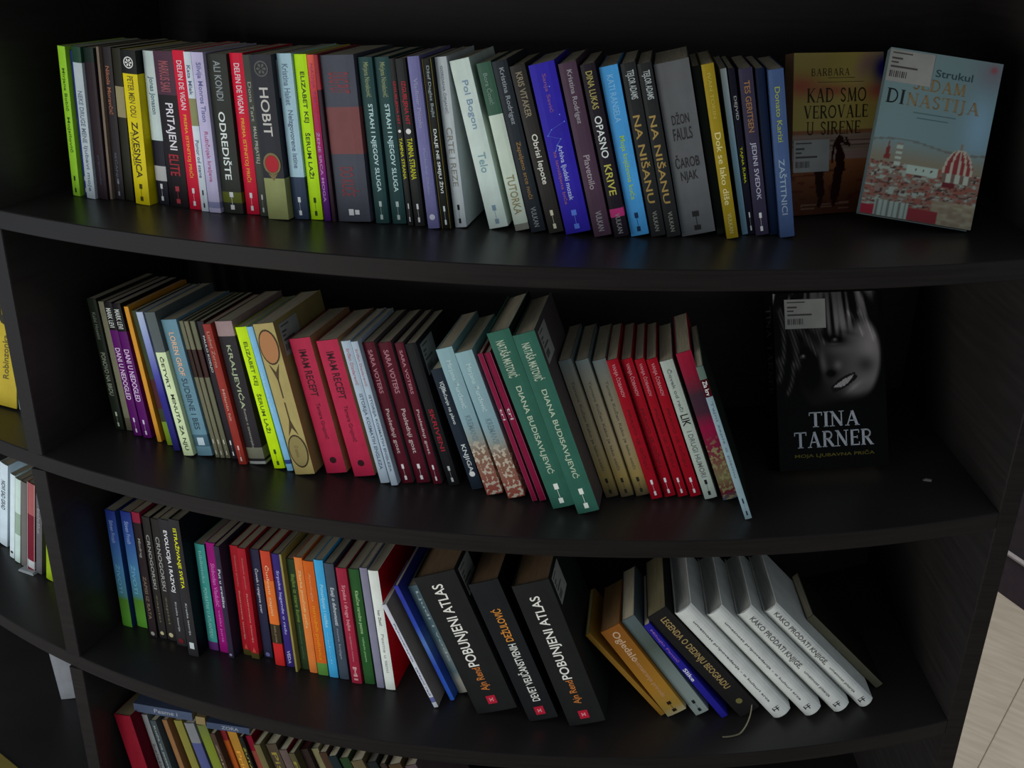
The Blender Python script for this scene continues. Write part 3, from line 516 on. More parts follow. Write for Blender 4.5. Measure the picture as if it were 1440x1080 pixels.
 ((-0.2178,1.2636,-0.7091),0.2462,0.2309,0.0313,0.2036,0.1303,(144, 34, 58),{'t': [('IMAM RECEPT', (52, 12, 24), 0.08, 0.42, 0.36), ('Tamara Grujović', (80, 20, 35), 0.47, 0.74, 0.26)], 'dot': (0.9, (40, 10, 20)), 'side': (130, 100, 70)},'raspberry pink paperback next to two thin white ones'),
 ((-0.1790,1.2470,-0.7091),0.2350,0.2353,0.0133,0.2113,0.1352,(138, 150, 160),{'t': [('Srđan Dizdarević', (150, 100, 110), 0.05, 0.3, 0.35), ('ISTORIJA KOSMATIH ENGLEZA', (70, 85, 100), 0.36, 0.9, 0.45)]},'thin white paperback, left of a pair by the pink ones'),
 ((-0.1633,1.2409,-0.7091),0.2306,0.2403,0.0096,0.2137,0.1368,(138, 150, 160),{'t': [('Srđan Dizdarević', (150, 100, 110), 0.05, 0.3, 0.35), ('ISTORIJA KOSMATIH ENGLEZA', (70, 85, 100), 0.36, 0.9, 0.45)]},'thin white paperback, right of a pair by the maroon ones'),
 ((-0.1496,1.2477,-0.7091),0.2279,0.2453,0.0168,0.2099,0.1343,(68, 22, 32),{'t': [('SARA VOTERS', (150, 100, 110), 0.05, 0.35, 0.36), ('Poslednji gost', (160, 140, 140), 0.46, 0.78, 0.4)], 'm': (200, 190, 190), 'side': (66, 60, 62)},'maroon paperback, first of three alike from the left'),
 ((-0.1291,1.2494,-0.7091),0.2218,0.2504,0.0195,0.2095,0.1341,(68, 22, 32),{'t': [('SARA VOTERS', (150, 100, 110), 0.05, 0.35, 0.36), ('Poslednji gost', (160, 140, 140), 0.46, 0.78, 0.4)], 'm': (200, 190, 190), 'side': (66, 60, 62)},'maroon paperback, middle of three alike'),
 ((-0.1054,1.2476,-0.7091),0.2153,0.2494,0.0120,0.2111,0.1351,(68, 22, 32),{'t': [('SARA VOTERS', (150, 100, 110), 0.05, 0.35, 0.36), ('Poslednji gost', (160, 140, 140), 0.46, 0.78, 0.4)], 'm': (200, 190, 190), 'side': (66, 60, 62)},'maroon paperback, last of three alike beside a black one'),
 ((-0.0842,1.2445,-0.7091),0.2097,0.2852,0.0157,0.2125,0.1360,(26, 26, 27),{'t': [('SKRIVENI', (130, 25, 38), 0.45, 0.75, 0.4)], 'm': (160, 165, 160), 'sticker': 1, 'side': (30, 30, 32)},'black paperback with red lettering and price sticker'),
 ((-0.0516,1.2347,-0.7091),0.2004,0.3211,0.0161,0.1821,0.1165,(30, 36, 44),{'t': [('VOJIN', (170, 175, 175), 0.1, 0.18, 0.5), ('Sećanje na plavo', (165, 170, 170), 0.16, 0.45, 0.4), ('KNJIGA', (170, 175, 175), 0.62, 0.85, 0.5)], 'dot': (0.87, (190, 190, 190))},'navy black short paperback beside pale blue mottled pair'),
 ((-0.0304,1.2204,-0.7091),0.1944,0.3308,0.0227,0.2184,0.1398,(110, 130, 132),{'ramp': [(0, (112, 138, 142)), (0.5, (105, 128, 134)), (0.62, (112, 116, 110)), (0.7, (104, 84, 70)), (1, (120, 60, 52))], 'mot2': (0.62, (150, 140, 125)), 't': [('Mirjana Đurđević', (150, 170, 172), 0.08, 0.4, 0.4), ('KREMANSI', (90, 110, 115), 0.45, 0.62, 0.35)]},'pale blue paperback with brown mottled foot, left of a pair'),
 ((-0.0013,1.2128,-0.7091),0.1864,0.3504,0.0239,0.2183,0.1397,(110, 130, 132),{'ramp': [(0, (112, 138, 142)), (0.5, (105, 128, 134)), (0.62, (112, 116, 110)), (0.7, (104, 84, 70)), (1, (120, 60, 52))], 'mot2': (0.62, (150, 140, 125)), 't': [('Mirjana Đurđević', (150, 170, 172), 0.08, 0.4, 0.4), ('KREMANSI', (90, 110, 115), 0.45, 0.62, 0.35)]},'pale blue paperback with brown mottled foot, right of a pair'),
 ((0.0318,1.2072,-0.7091),0.1774,0.3604,0.0065,0.2217,0.1419,(108, 22, 50),{'edge': (120, 90, 100), 't': [('tri', (180, 160, 165), 0.36, 0.44, 0.5)]},'very thin magenta paperback, left of a pair'),
 ((0.0418,1.2088,-0.7091),0.1748,0.3680,0.0090,0.2227,0.1425,(108, 22, 50),{'edge': (120, 90, 100), 't': [('tri', (180, 160, 165), 0.36, 0.44, 0.5)]},'very thin magenta paperback, right of a pair'),
 ((0.0589,1.1879,-0.7091),0.1701,0.3698,0.0303,0.2596,0.1500,(42, 78, 66),{'t': [('NATAŠA MATOVIĆ', (150, 160, 140), 0.05, 0.25, 0.5), ('DIANA BUDISAVLJEVIĆ', (150, 162, 140), 0.3, 0.8, 0.38)], 'm': (190, 195, 185), 'side': (24, 26, 28)},'tall forest green volume, left of a pair'),
 ((0.0918,1.1762,-0.7091),0.1613,0.3670,0.0292,0.2622,0.1500,(42, 78, 66),{'t': [('NATAŠA MATOVIĆ', (150, 160, 140), 0.05, 0.25, 0.5), ('DIANA BUDISAVLJEVIĆ', (150, 162, 140), 0.3, 0.8, 0.38)], 'm': (190, 195, 185), 'sticker': 1, 'side': (62, 56, 56)},'tall forest green volume, right of a pair, with sticker'),
 ((0.1322,1.2207,-0.7091),0.1505,0.3622,0.0172,0.2086,0.1335,(120, 112, 85),{'ramp': [(0, (84, 92, 92)), (0.2, (104, 100, 86)), (0.6, (128, 115, 88)), (0.85, (130, 112, 66)), (1, (66, 58, 46))], 't': [('Tamara Kučan Kako je lako otići', (80, 76, 66), 0.15, 0.8, 0.3)], 'm': (40, 40, 30)},'beige paperback, left of three alike'),
 ((0.1532,1.2233,-0.7091),0.1448,0.3563,0.0173,0.2082,0.1333,(120, 112, 85),{'ramp': [(0, (84, 92, 92)), (0.2, (104, 100, 86)), (0.6, (128, 115, 88)), (0.85, (130, 112, 66)), (1, (66, 58, 46))], 't': [('Tamara Kučan Kako je lako otići', (80, 76, 66), 0.15, 0.8, 0.3)], 'm': (40, 40, 30)},'beige paperback, middle of three alike'),
 ((0.1743,1.2272,-0.7091),0.1391,0.3528,0.0182,0.2071,0.1325,(120, 112, 85),{'ramp': [(0, (84, 92, 92)), (0.2, (104, 100, 86)), (0.6, (128, 115, 88)), (0.85, (130, 112, 66)), (1, (66, 58, 46))], 't': [('Tamara Kučan Kako je lako otići', (80, 76, 66), 0.15, 0.8, 0.3)], 'm': (40, 40, 30)},'beige paperback, right of three alike beside the red ones'),
 ((0.1942,1.2196,-0.7091),0.1338,0.3548,0.0149,0.2117,0.1355,(124, 20, 30),{'t': [('VANJA ČOBANOV', (165, 110, 115), 0.03, 0.26, 0.5), ('PRAVO IZ OČIJU', (85, 20, 25), 0.35, 0.78, 0.4)], 'm': (215, 195, 195)},'red paperback, leftmost of four alike'),
 ((0.2132,1.2267,-0.7091),0.1285,0.3562,0.0148,0.2105,0.1347,(124, 20, 30),{'t': [('VANJA ČOBANOV', (165, 110, 115), 0.03, 0.26, 0.5), ('PRAVO IZ OČIJU', (85, 20, 25), 0.35, 0.78, 0.4)], 'm': (215, 195, 195)},'red paperback, second of four alike'),
 ((0.2319,1.2282,-0.7091),0.1235,0.3599,0.0131,0.2109,0.1350,(124, 20, 30),{'t': [('VANJA ČOBANOV', (165, 110, 115), 0.03, 0.26, 0.5), ('PRAVO IZ OČIJU', (85, 20, 25), 0.35, 0.78, 0.4)], 'm': (215, 195, 195)},'red paperback, third of four alike'),
 ((0.2488,1.2290,-0.7091),0.1189,0.3672,0.0146,0.2117,0.1355,(124, 20, 30),{'t': [('VANJA ČOBANOV', (165, 110, 115), 0.03, 0.26, 0.5), ('PRAVO IZ OČIJU', (85, 20, 25), 0.35, 0.78, 0.4)], 'm': (215, 195, 195)},'red paperback, rightmost of four alike beside white one'),
 ((0.2675,1.2230,-0.7091),0.1140,0.3722,0.0169,0.2124,0.1360,(140, 148, 140),{'t': [('Čovek od reči', (90, 95, 92), 0.06, 0.36, 0.35), ('LIK', (25, 20, 20), 0.38, 0.46, 0.6), ('I DRUGI HUMORI', (90, 95, 92), 0.5, 0.84, 0.4)], 'm': (30, 30, 30)},'white paperback with small black emblem beside red ones'),
 ((0.2923,1.2214,-0.7091),0.1075,0.3744,0.0202,0.2257,0.1444,(90, 30, 46),{'ramp': [(0, (120, 26, 44)), (0.14, (112, 26, 44)), (0.28, (52, 36, 44)), (0.4, (56, 34, 44)), (0.5, (112, 22, 50)), (0.65, (92, 30, 46)), (0.85, (90, 84, 58)), (0.95, (84, 30, 40)), (1, (60, 74, 82))], 'mot2': (0.6, (105, 100, 70))},'paperback with crimson flower print'),
 ((0.3127,1.1731,-0.7091),0.1036,0.3784,0.0090,0.2286,0.1463,(110, 128, 134),{'b': [(0, 0.08, (74, 90, 82)), (0.08, 0.19, (52, 14, 20))], 't': [('Zla krv', (190, 190, 190), 0.09, 0.18, 0.6), ('Tajni zapis o pismu', (85, 100, 108), 0.22, 0.72, 0.4)], 'm': (30, 40, 48), 'side': (30, 36, 30)},'thin pale blue book slanting out at the right end of the middle row'),
]),
('books on the lower shelf', [
 ((-0.6350,1.3879,-1.0691),0.3638,-0.0018,0.0194,0.2217,0.1419,(60, 100, 140),{'ramp': [(0, (34, 44, 105)), (0.25, (46, 74, 130)), (0.5, (62, 104, 140)), (0.72, (62, 104, 112)), (0.76, (66, 104, 40)), (1, (74, 128, 44))], 't': [('Stiven Frosh', (120, 140, 185), 0.08, 0.27, 0.4), ('ŽIVOTI', (95, 150, 175), 0.45, 0.7, 0.45)], 'side': (28, 50, 90)},'blue and green paperback at left end of lower row'),
 ((-0.6102,1.3865,-1.0691),0.3577,0.0008,0.0202,0.2207,0.1413,(60, 100, 140),{'ramp': [(0, (34, 44, 105)), (0.25, (46, 74, 130)), (0.5, (62, 104, 140)), (0.72, (62, 104, 112)), (0.76, (66, 104, 40)), (1, (74, 128, 44))], 't': [('Stiven Frosh', (120, 140, 185), 0.08, 0.27, 0.4), ('ŽIVOTI', (95, 150, 175), 0.45, 0.7, 0.45)], 'side': (28, 50, 90)},'blue and green paperback, second from left end of lower row'),
 ((-0.5810,1.3607,-1.0691),0.3476,0.0043,0.0147,0.2349,0.1500,(36, 30, 32),{'b': [(0, 0.08, (110, 30, 48))], 't': [('Miodrag', (125, 125, 120), 0.2, 0.35, 0.4), ('ZAPISI IZ RATA', (105, 90, 75), 0.5, 0.85, 0.4)], 'dot': (0.97, (130, 130, 120))},'black paperback with small red top beside blue green pair'),
 ((-0.5641,1.3578,-1.0691),0.3432,0.0090,0.0140,0.2286,0.1463,(38, 36, 35),{'t': [('CRNOGORSKI', (130, 130, 125), 0.14, 0.58, 0.42), ('zapisi', (90, 85, 65), 0.63, 0.86, 0.3)], 'dot': (0.955, (165, 155, 120))},'black paperback with grey title and cream dot, left of a pair'),
 ((-0.5495,1.3539,-1.0691),0.3392,0.0067,0.0166,0.2279,0.1458,(38, 36, 35),{'t': [('CRNOGORSKI', (130, 130, 125), 0.14, 0.58, 0.42), ('zapisi', (90, 85, 65), 0.63, 0.86, 0.3)], 'dot': (0.955, (165, 155, 120))},'black paperback with grey title and cream dot, right of a pair'),
 ((-0.5304,1.3407,-1.0691),0.3331,0.0183,0.0189,0.2350,0.1500,(40, 38, 40),{'t': [('EVOLUCIJA I RAZVOJ', (200, 200, 200), 0.08, 0.56, 0.45), ('Kratka istorija', (140, 140, 140), 0.64, 0.88, 0.25)], 'dot': (0.96, (90, 25, 30))},'black paperback with bold white title in lower row'),
 ((-0.5043,1.3160,-1.0691),0.3241,0.0232,0.0186,0.2503,0.1500,(38, 37, 38),{'t': [('ISTRAŽIVANJE SVETA', (185, 185, 20), 0.06, 0.49, 0.5), ('Kratka istorija', (140, 140, 140), 0.6, 0.84, 0.25)], 'tile': (0.92, (165, 170, 170)), 'side': (18, 22, 26)},'black volume with bold yellow title in lower row'),
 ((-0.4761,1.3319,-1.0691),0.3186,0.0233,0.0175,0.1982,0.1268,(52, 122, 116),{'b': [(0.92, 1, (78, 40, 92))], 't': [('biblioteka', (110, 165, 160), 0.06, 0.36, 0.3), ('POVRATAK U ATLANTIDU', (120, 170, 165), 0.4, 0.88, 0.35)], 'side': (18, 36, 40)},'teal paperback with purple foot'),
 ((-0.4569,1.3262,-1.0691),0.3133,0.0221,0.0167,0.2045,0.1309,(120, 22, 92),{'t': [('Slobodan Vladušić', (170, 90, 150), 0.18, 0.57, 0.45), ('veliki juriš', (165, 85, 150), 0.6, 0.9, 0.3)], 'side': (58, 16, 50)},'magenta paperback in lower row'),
 ((-0.4393,1.3121,-1.0691),0.3075,0.0287,0.0095,0.2071,0.1326,(42, 36, 50),{'t': [('Put u središte', (165, 165, 175), 0.2, 0.54, 0.45)], 'dot': (0.97, (120, 120, 140))},'dark slate paperback right of magenta one'),
 ((-0.4207,1.3367,-1.0691),0.3097,0.0254,0.0057,0.1910,0.1222,(74, 20, 32),{'b': [(0.44, 0.72, (50, 42, 28)), (0.72, 1, (122, 108, 34))]},'thin book with maroon top and yellow foot'),
 ((-0.4180,1.3210,-1.0691),0.3042,0.0278,0.0141,0.2035,0.1302,(128, 26, 34),{'b': [(0.95, 1, (60, 54, 28))], 't': [('Zmajevo gnezdo', (165, 90, 85), 0.08, 0.36, 0.2), ('Ilustrovana istorija', (170, 110, 100), 0.4, 0.85, 0.25)], 'tri': (0.92, (165, 60, 50))},'red paperback with triangle mark, left of a pair'),
 ((-0.4031,1.3122,-1.0691),0.2983,0.0351,0.0141,0.2044,0.1308,(128, 26, 34),{'b': [(0.95, 1, (60, 54, 28))], 't': [('Zmajevo gnezdo', (165, 90, 85), 0.08, 0.36, 0.2), ('Ilustrovana istorija', (170, 110, 100), 0.4, 0.85, 0.25)], 'tri': (0.92, (165, 60, 50))},'red paperback with triangle mark, right of a pair'),
 ((-0.3842,1.3161,-1.0691),0.2938,0.0441,0.0155,0.2005,0.1283,(38, 38, 56),{'t': [('Čovek i njegova zver', (165, 165, 175), 0.17, 0.58, 0.45)], 'dot': (0.97, (90, 90, 130))},'dark navy paperback between red and orange red spines'),
 ((-0.3617,1.2971,-1.0691),0.2863,0.0491,0.0162,0.2102,0.1345,(158, 56, 38),{'b': [(0.25, 0.63, (176, 88, 40)), (0.63, 0.8, (50, 44, 32)), (0.8, 1, (160, 36, 36))], 't': [('Čudesni zapisi', (200, 150, 110), 0.12, 0.55, 0.5), ('mala proza', (120, 100, 80), 0.64, 0.79, 0.3)]},'orange red paperback with dark lower band'),
 ((-0.3432,1.2943,-1.0691),0.2813,0.0549,0.0131,0.2069,0.1324,(46, 36, 92),{'t': [('Srpske legende o radu', (140, 140, 185), 0.14, 0.7, 0.45), ('VEDA', (160, 160, 190), 0.85, 0.97, 0.4)]},'indigo paperback beside orange red one'),
 ((-0.3266,1.2814,-1.0691),0.2760,0.0590,0.0033,0.2143,0.1371,(120, 112, 60),{},'very thin dull yellow booklet in lower row'),
 ((-0.3199,1.2895,-1.0691),0.2760,0.0615,0.0153,0.2018,0.1291,(40, 52, 34),{'t': [('Bajke iz stare šume', (95, 115, 50), 0.13, 0.56, 0.5), ('izabrane priče', (70, 90, 60), 0.58, 0.9, 0.25)]},'dark green paperback beside thin dull yellow booklet'),
 ((-0.3047,1.2813,-1.0691),0.2703,0.0634,0.0129,0.2100,0.1344,(176, 98, 48),{'t': [('Zbirka poučnih priča', (205, 160, 110), 0.1, 0.6, 0.45)]},'light orange paperback left of deep orange one'),
 ((-0.2908,1.2764,-1.0691),0.2663,0.0654,0.0171,0.2075,0.1328,(166, 78, 30),{'b': [(0.89, 1, (74, 112, 52))], 't': [('Antologija', (190, 120, 80), 0.1, 0.34, 0.3), ('narodnih poslovica', (190, 120, 20), 0.38, 0.86, 0.45)]},'deep orange paperback with green foot'),
 ((-0.2722,1.2716,-1.0691),0.2611,0.0697,0.0145,0.2128,0.1362,(54, 132, 172),{'t': [('Ponavljanje i razlike', (130, 180, 205), 0.2, 0.56, 0.5), ('ogledi', (110, 165, 195), 0.6, 0.88, 0.2)]},'cyan blue paperback in lower row'),
 ((-0.2556,1.2681,-1.0691),0.2565,0.0763,0.0152,0.2095,0.1341,(54, 62, 72),{'t': [('Eseji o duhovnosti', (165, 170, 175), 0.2, 0.52, 0.5), ('nove knjige', (120, 125, 135), 0.55, 0.82, 0.3)]},'slate grey paperback right of cyan blue one'),
 ((-0.2355,1.2590,-1.0691),0.2506,0.0822,0.0163,0.2080,0.1332,(124, 34, 50),{'t': [('Srpske i druge bajke', (180, 120, 125), 0.14, 0.53, 0.45), ('o izgubljenom vremenu', (165, 100, 105), 0.55, 0.8, 0.25), ('MI', (180, 130, 130), 0.85, 0.97, 0.4)]},'crimson paperback beside green one in lower row'),
 ((-0.2157,1.2584,-1.0691),0.2454,0.0911,0.0165,0.2072,0.1326,(38, 70, 38),{'t': [('Klasične narodne pesme', (130, 160, 110), 0.18, 0.55, 0.45), ('najlepše pesme', (110, 150, 100), 0.58, 0.8, 0.25)]},'bottle green paperback in lower row'),
 ((-0.1954,1.2498,-1.0691),0.2395,0.0973,0.0113,0.2151,0.1377,(104, 102, 118),{},'plain grey lilac paperback left of the white one with red cover'),
 ((-0.1819,1.2463,-1.0691),0.2358,0.1015,0.0156,0.2132,0.1364,(178, 182, 174),{'t': [('Ivan Zlatić', (90, 90, 90), 0.32, 0.45, 0.3), ('Pesme u tami', (140, 140, 140), 0.52, 0.85, 0.3)], 'side': (140, 8, 24)},'white spined book with bright red cover'),
 ((-0.1049,1.2082,-1.0691),0.2138,0.4230,0.0071,0.1876,0.1200,(160, 162, 168),{'t': [('Psihoterapija', (90, 90, 120), 0.18, 0.55, 0.45), ('telesni rad', (90, 90, 120), 0.6, 0.88, 0.45)], 'b': [(0.9, 0.95, (80, 85, 125))], 'side': (112, 104, 92)},'thin white spined book slanting against the red covered one'),
 ((-0.0867,1.2500,-1.0691),0.2157,0.4269,0.0056,0.1739,0.1113,(150, 112, 66),{},'thin tan paperback slanting behind the white spined one'),
 ((-0.0815,1.2244,-1.0691),0.2081,0.4170,0.0070,0.2099,0.1343,(48, 76, 150),{'ramp': [(0, (44, 46, 120)), (0.35, (44, 66, 150)), (0.5, (74, 104, 160)), (0.7, (44, 68, 150)), (1, (44, 80, 160))]},'slanting cobalt blue thin paperback'),
 ((-0.0696,1.2409,-1.0691),0.2069,0.4085,0.0204,0.1973,0.1262,(70, 88, 94),{'ramp': [(0, (66, 84, 92)), (0.5, (74, 94, 100)), (0.62, (104, 116, 116)), (0.8, (78, 96, 100)), (0.88, (130, 130, 120)), (1, (130, 128, 116))], 't': [('Ljudi i vode', (150, 160, 162), 0.05, 0.7, 0.25)]},'slanting grey teal paperback beside the first black novel'),
 ((-0.0395,1.1958,-1.0691),0.1962,0.3988,0.0640,0.2447,0.1500,(30, 30, 30),{'up': 1, 't': [('POBUNJENI ATLAS', (190, 188, 180), 0.07, 0.66, 0.34), ('Ajn Rend', (160, 95, 45), 0.67, 0.84, 0.26)], 'logo': (0.91, (150, 26, 44)), 'side': (30, 30, 32), 'sticker': 1, 'pg': (92, 74, 56)},'thick black novel with white capitals, left one of two alike'),
 ((0.0377,1.1829,-1.0691),0.1756,0.3921,0.0451,0.2457,0.1500,(28, 29, 30),{'up': 1, 't': [('DEŽULOVIĆ', (180, 115, 45), 0.19, 0.42, 0.34), ('DEVET VELIČANSTVENIH', (185, 185, 178), 0.44, 0.86, 0.36)], 'logo': (0.93, (150, 26, 44)), 'side': (18, 18, 20), 'pg': (92, 74, 56)},'black volume with orange and white lettering between two thick novels'),
 ((0.0966,1.1753,-1.0691),0.1600,0.3765,0.0551,0.2501,0.1500,(30, 30, 30),{'up': 1, 't': [('POBUNJENI ATLAS', (190, 188, 180), 0.09, 0.67, 0.34), ('Ajn Rend', (160, 95, 45), 0.68, 0.85, 0.26)], 'logo': (0.93, (150, 26, 44)), 'side': (28, 30, 30), 'sticker': 1, 'pg': (92, 74, 56)},'thick black novel with white capitals, right one of two alike'),
 ((0.2336,1.2022,-1.0691),0.1236,0.7349,0.0078,0.1783,0.1141,(112, 82, 34),{'pg': (175, 165, 110)},'ochre book with pale page block left of golden brown one'),
 ((0.2439,1.1998,-1.0691),0.1214,0.6553,0.0316,0.1773,0.1135,(122, 84, 36),{'ramp': [(0, (108, 66, 30)), (0.3, (112, 74, 30)), (0.7, (128, 92, 36)), (0.92, (120, 96, 46)), (1, (125, 118, 92))], 't': [('Ogledalo', (165, 140, 115), 0.05, 0.38, 0.45), ('Posmatranje prirode', (150, 115, 85), 0.35, 0.8, 0.3)], 'm': (30, 25, 20), 'pg': (110, 84, 56)},'golden brown slanting paperback'),
 ((0.2864,1.2039,-1.0691),0.1095,0.6553,0.0216,0.1991,0.1275,(90, 100, 98),{'ramp': [(0, (70, 80, 82)), (0.3, (62, 70, 64)), (0.6, (92, 102, 100)), (1, (112, 120, 116))], 'm': (25, 28, 28)},'grey green slanting paperback left of indigo one'),
 ((0.3242,1.2003,-1.0691),0.0998,0.6915,0.0102,0.1991,0.1274,(34, 32, 112),{'t': [('Mihajlo Pantić', (120, 80, 150), 0.05, 0.4, 0.5), ('Slike', (190, 190, 210), 0.47, 0.6, 0.6)]},'slanting indigo blue paperback'),
 ((0.3527,1.2028,-1.0691),0.0931,0.7407,0.0332,0.2239,0.1433,(30, 29, 29),{'t': [('LEGENDA O DEDINJU BEOGRADU', (135, 115, 75), 0.06, 0.75, 0.4)], 'pg': (98, 92, 70), 'dot': (0.88, (90, 85, 50)), 'ribbon': 1},'black slanting volume with gold lettering and ribbon bookmark'),
 ((0.4021,1.1982,-1.0691),0.0796,0.7470,0.0294,0.2382,0.1500,(166, 168, 164),{'round': 1, 't': [('umetnost pripovedanja - o kulturi srca', (62, 62, 60), 0.1, 0.86, 0.16)], 'logo2': (0.93, (25, 25, 28)), 'pg': (128, 128, 124)},'white rounded slanting hardback, leftmost of four alike'),
 ((0.4510,1.2047,-1.0691),0.0667,0.7648,0.0277,0.2362,0.1500,(166, 168, 164),{'round': 1, 't': [('umetnost pripovedanja - o kulturi srca', (62, 62, 60), 0.1, 0.86, 0.16)], 'logo2': (0.93, (25, 25, 28)), 'pg': (128, 128, 124)},'white rounded slanting hardback, second of four'),
 ((0.4968,1.2145,-1.0691),0.0544,0.7780,0.0267,0.2333,0.1493,(166, 168, 164),{'round': 1, 't': [('KAKO PRODATI KNJIGE,', (70, 70, 68), 0.06, 0.56, 0.4), ('umetnost pisanja', (80, 80, 78), 0.6, 0.86, 0.2)], 'logo2': (0.94, (25, 25, 28)), 'pg': (128, 128, 124)},'white rounded slanting hardback, third of four, large grey title'),
 ((0.5392,1.2272,-1.0691),0.0428,0.7837,0.0236,0.2332,0.1492,(166, 168, 164),{'round': 1, 't': [('KAKO PRODATI KNJIGE,', (70, 70, 68), 0.04, 0.56, 0.4), ('umetnost pisanja', (80, 80, 78), 0.6, 0.86, 0.2)], 'logo2': (0.94, (25, 25, 28)), 'pg': (128, 128, 124)},'white rounded slanting hardback, last of four, large grey title'),
 ((0.5773,1.2753,-1.0691),0.0296,0.7864,0.0127,0.1754,0.1123,(84, 82, 66),{'side': (30, 29, 27)},'thin khaki slanting book at the right end of lower row'),
]),
('books in the left bay', [
 ((-0.9444,1.6167,-1.0641),0.4675,-0.2586,0.0196,0.1895,0.1213,(165, 176, 182),{'t': [('NOVI SAD GRAD', (50, 55, 65), 0.2, 0.55, 0.5)]},'white paperback with dark lettering in the left bay, leftmost'),
 ((-0.9072,1.5758,-1.0663),0.4527,-0.2508,0.0113,0.1900,0.1216,(172, 182, 184),{'dot': (0.93, (40, 40, 40))},'white paperback in the left bay, second from left'),
 ((-0.8922,1.5627,-1.0660),0.4473,-0.2452,0.0129,0.1880,0.1203,(160, 176, 168),{'b': [(0.4, 0.66, (120, 138, 122))]},'pale green white paperback in the left bay'),
 ((-0.8749,1.5498,-1.0660),0.4415,-0.2291,0.0136,0.1887,0.1208,(88, 84, 82),{},'grey brown paperback in the left bay beside the pink topped one'),
 ((-0.8578,1.5371,-1.0651),0.4358,-0.2269,0.0176,0.1934,0.1238,(92, 28, 38),{'b': [(0, 0.35, (132, 72, 72)), (0.88, 0.97, (150, 150, 150))], 'edge': (150, 145, 140)},'dark red paperback with pink top in the left bay'),
 ((-0.8390,1.5290,-1.0662),0.4304,-0.2218,0.0132,0.1801,0.1153,(78, 76, 78),{'t': [('beleške', (120, 120, 120), 0.2, 0.5, 0.5)]},'grey paperback between dark red and lime ones in the left bay'),
]),
('books on the bottom shelf', [
 ((-0.6213,1.3350,-1.4291),0.3587,0.1811,0.0354,0.2100,0.1344,(100, 23, 33),{'side': (80, 16, 28), 'pg': (120, 108, 84)},'thick dark red hardback at the left end of the bottom row'),
 ((-0.5756,1.3409,-1.4291),0.3453,0.1938,0.0116,0.2050,0.1312,(102, 104, 105),{'t': [('beleške', (70, 70, 70), 0.3, 0.6, 0.5)]},'thin pale grey paperback next to the thick dark red hardback'),
 ((-0.5548,1.3273,-1.4291),0.3348,0.2043,0.0118,0.2050,0.1312,(55, 62, 64),{'t': [('Kuća na jezeru', (135, 140, 135), 0.05, 0.5, 0.4)]},'dark slate paperback with whitish lettering in the bottom row'),
 ((-0.5309,1.3292,-1.4291),0.3321,0.2306,0.0100,0.2050,0.1312,(110, 79, 52),{},'tan brown thin paperback in the bottom row'),
 ((-0.5085,1.3284,-1.4291),0.3260,0.2444,0.0162,0.2050,0.1312,(102, 97, 47),{},'olive yellow paperback in the bottom row'),
 ((-0.4883,1.3229,-1.4291),0.3210,0.2501,0.0197,0.2050,0.1312,(97, 98, 100),{'b': [(0.2, 0.5, (62, 66, 100))]},'pale grey paperback with bluish patch in the bottom row'),
 ((-0.4653,1.3192,-1.4291),0.3155,0.2543,0.0194,0.2050,0.1312,(97, 102, 43),{'ramp': [(0, (78, 85, 49)), (0.2, (90, 100, 35)), (1, (105, 105, 49))]},'yellow green paperback in the bottom row'),
 ((-0.4375,1.3005,-1.4291),0.3028,0.2535,0.0093,0.2050,0.1312,(59, 47, 40),{'t': [('Zapisi', (130, 110, 90), 0.1, 0.5, 0.4)]},'dark brown paperback with cream lettering in the bottom row'),
 ((-0.4244,1.3092,-1.4291),0.3057,0.2532,0.0111,0.2050,0.1312,(135, 66, 30),{'b': [(0, 0.1, (100, 33, 36))]},'rust orange paperback with red top in the bottom row'),
 ((-0.4111,1.3079,-1.4291),0.3025,0.2567,0.0176,0.2050,0.1312,(135, 97, 40),{'t': [('Priče', (190, 130, 50), 0.2, 0.5, 0.5)]},'amber paperback in the bottom row'),
 ((-0.3862,1.2950,-1.4291),0.2922,0.2652,0.0072,0.2050,0.1312,(31, 31, 30),{'t': [('ŽUTA KUĆA', (135, 130, 50), 0.1, 0.6, 0.6)]},'black paperback with yellow lettering in the bottom row'),
 ((-0.3739,1.2980,-1.4291),0.2903,0.2781,0.0118,0.2050,0.1312,(109, 54, 45),{'b': [(0, 0.15, (100, 23, 36))]},'brick paperback with crimson top in the bottom row'),
 ((-0.3523,1.2784,-1.4291),0.2816,0.2943,0.0119,0.2050,0.1312,(85, 78, 52),{},'thin khaki paperback behind the curved shelf edge, bottom row'),
 ((-0.3307,1.2810,-1.4291),0.2771,0.3082,0.0196,0.2050,0.1312,(62, 54, 45),{'t': [('Pisma', (120, 106, 48), 0.08, 0.5, 0.5)]},'brown paperback with yellow lettering in the bottom row'),
 ((-0.3038,1.2690,-1.4291),0.2684,0.3208,0.0146,0.2050,0.1312,(78, 66, 62),{'side': (90, 20, 34)},'greyish pink paperback with dark red cover in the bottom row'),
 ((-0.2851,1.2627,-1.4291),0.2627,0.3299,0.0109,0.2050,0.1312,(67, 62, 43),{'t': [('Misli', (110, 104, 50), 0.08, 0.5, 0.5)]},'olive brown paperback in the middle of the bottom row'),
 ((-0.2683,1.2727,-1.4291),0.2646,0.3372,0.0150,0.2050,0.1312,(43, 35, 33),{'pg': (60, 32, 32)},'very dark brown paperback left of a cream spine, bottom row'),
 ((-0.2472,1.2753,-1.4291),0.2582,0.3494,0.0130,0.2050,0.1312,(102, 97, 71),{},'cream paperback among dark ones in the bottom row'),
 ((-0.2301,1.2672,-1.4291),0.2511,0.3655,0.0139,0.2050,0.1312,(57, 43, 35),{'t': [('Dnevnik', (120, 100, 44), 0.2, 0.6, 0.5)]},'dark brown paperback with amber lettering right of the cream spine'),
